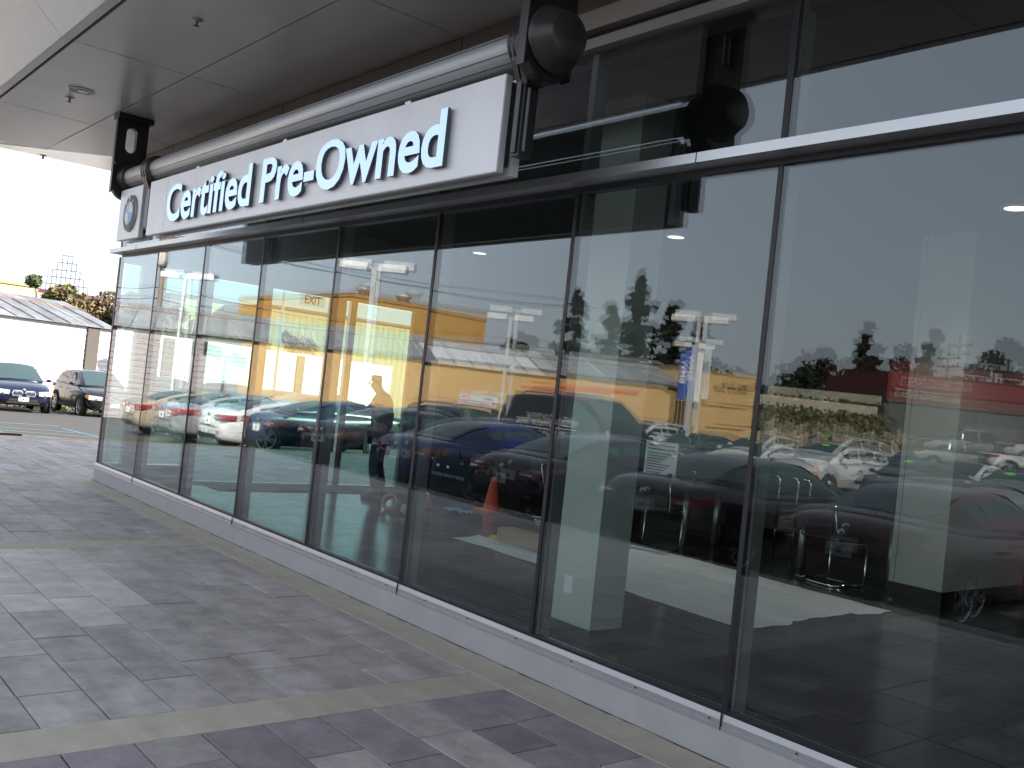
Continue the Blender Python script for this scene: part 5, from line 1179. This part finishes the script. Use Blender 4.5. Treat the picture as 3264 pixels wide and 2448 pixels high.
# local: +x forward, +y left
def hand(base, dirv, side):
    base = Vector(base); d = Vector(dirv).normalized(); a = d.cross(Vector((0, 0, 1))); a = Vector((0, 1, 0)) if a.length < .2 else a.normalized(); dn = d.cross(a)*side
    V = []; E_ = []; Rr = []
    for k, (o_, l_) in enumerate(((-.033, .060), (-.011, .072), (.011, .075), (.033, .066))):
        p0 = base+d*.075+a*o_; i0 = len(V); V += [p0, p0+d*l_*.5, p0+d*l_*.8+dn*.02]; Rr += [.0095, .009, .0075]; E_ += [(-1, i0), (i0, i0+1), (i0+1, i0+2)]
    i0 = len(V); p0 = base+d*.03-a*.04; V += [p0, p0+d*.035-a*.02, p0+d*.06-a*.02+dn*.01]; Rr += [.012, .010, .008]; E_ += [(-1, i0), (i0, i0+1), (i0+1, i0+2)]
    return V, E_, Rr
bv = [(0, 0, .93), (0, 0, 1.12), (.02, 0, 1.32), (.05, 0, 1.45), (.095, 0, 1.505), (.135, 0, 1.57), (.150, 0, 1.635)]
be = [(0, 1), (1, 2), (2, 3), (3, 4), (4, 5), (5, 6)]; brd = [(.15, .12), (.145, .11), (.17, .12), (.10, .09), .055, (.078, .092), (.07, .085)]
def addv(p, r_, par_):
    bv.append(tuple(p)); brd.append(r_); be.append((par_, len(bv)-1)); return len(bv)-1
# left arm raised forward, right arm hanging
sl_ = addv((.03, .19, 1.40), .062, 2); el = addv((.20, .26, 1.20), .046, sl_); wl_ = addv((.45, .20, 1.27), .034, el); pl_ = addv((.50, .19, 1.29), .038, wl_)
sr_ = addv((.0, -.19, 1.40), .062, 2); er = addv((-.10, -.25, 1.13), .046, sr_); wr_ = addv((.02, -.27, .90), .034, er); pr_ = addv((.04, -.27, .84), .038, wr_)
for p_, dd, sd in ((pl_, (.9, -.1, .2), 1), (pr_, (.2, 0, -.95), -1)):
    V, E_, Rr = hand(bv[p_] if False else Vector(bv[p_])-Vector(dd).normalized()*.03, dd, sd); off = len(bv)
    for v_, r_ in zip(V, Rr): bv.append(tuple(v_)); brd.append(r_)
    for a, b in E_: be.append((p_ if a == -1 else a+off, b+off))
hl_ = addv((.0, .09, .88), .095, 0); kl = addv((.04, .11, .48), .066, hl_); al = addv((-.02, .11, .10), .045, kl); tl_ = addv((.16, .12, .05), .04, al)
hr_ = addv((.0, -.09, .88), .095, 0); kr = addv((.02, -.12, .48), .066, hr_); ar = addv((-.08, -.12, .10), .045, kr); tr2 = addv((.10, -.14, .05), .04, ar)
me = skin_body(bv, be, brd); me.materials.append(M_skin); link('body', me, wk)
sv_ = [(0, 0, .90), (0, 0, 1.12), (.02, 0, 1.32), (.045, 0, 1.44), (.03, .19, 1.40), (.13, .235, 1.29), (.0, -.19, 1.40), (-.06, -.225, 1.25)]
me = skin_body(sv_, [(0, 1), (1, 2), (2, 3), (2, 4), (4, 5), (2, 6), (6, 7)], [(.18, .15), (.17, .135), (.205, .15), (.12, .12), .088, .075, .088, .075]); me.materials.append(M_shirt); link('shirt', me, wk)
jv = [(0, 0, .95), (.0, .09, .86), (.04, .11, .48), (-.02, .11, .13), (.0, -.09, .86), (.02, -.12, .48), (-.08, -.12, .13)]
me = skin_body(jv, [(0, 1), (1, 2), (2, 3), (0, 4), (4, 5), (5, 6)], [(.17, .14), .112, .085, .072, .112, .085, .072]); me.materials.append(M_jeans); link('jeans', me, wk)
for s, x, y in ((1, -.02, .11), (-1, -.08, -.12)):
    V, F = loft([(x-.09, (.035, .07)), (x-.07, (.045, .10)), (x+.05, (.048, .10)), (x+.15, (.052, .065)), (x+.20, (.03, .04))], lambda p: [(0, 0), (p[0], 0), (p[0], p[1]*.6), (p[0]*.6, p[1]), (0, p[1])], M_shoe, 1)
    MB().add([(a, b+y, c) for a, b, c in V], F, M_shoe, True).build('shoe', wk)
V, F = loft([(.030, (.05,)), (.045, (.075,)), (.09, (.090,)), (.15, (.082,)), (.18, (.05,))], lambda p: [(0, 1.67), (p[0]*.8, 1.67), (p[0]*.98, 1.70), (p[0]*.75, 1.745), (0, 1.77)], M_hair, 1)
MB().add([(a+.035, b*.90, c-.052) for a, b, c in V], F, M_hair, True).build('hair', wk)
MB().tube([(.225, 0, 1.61), (.248, 0, 1.588), (.226, 0, 1.578)], [.012, .016, .012], M_skin, 8).build('nose', wk)
for s in (-1, 1): MB().lathe([(.0001, 0), (.012, .004), (.0001, .008)], (.213, s*.034, 1.62), (1, 0, 0), M_black, 8).build('eye', wk)
tool = thing('squeegee', 'pale squeegee held in the worker raised hand', 'tool', (0, 0, 0)); tool.matrix_world = wk.matrix_basis @ Matrix.Translation((.57, .18, 1.33))
MB().bar((-.06, 0, -.02), (.05, 0, .03), .025, .02, M_white).build('handle', tool); MB().box(.045, .065, -.09, .09, .0, .05, M_white).build('blade', tool)
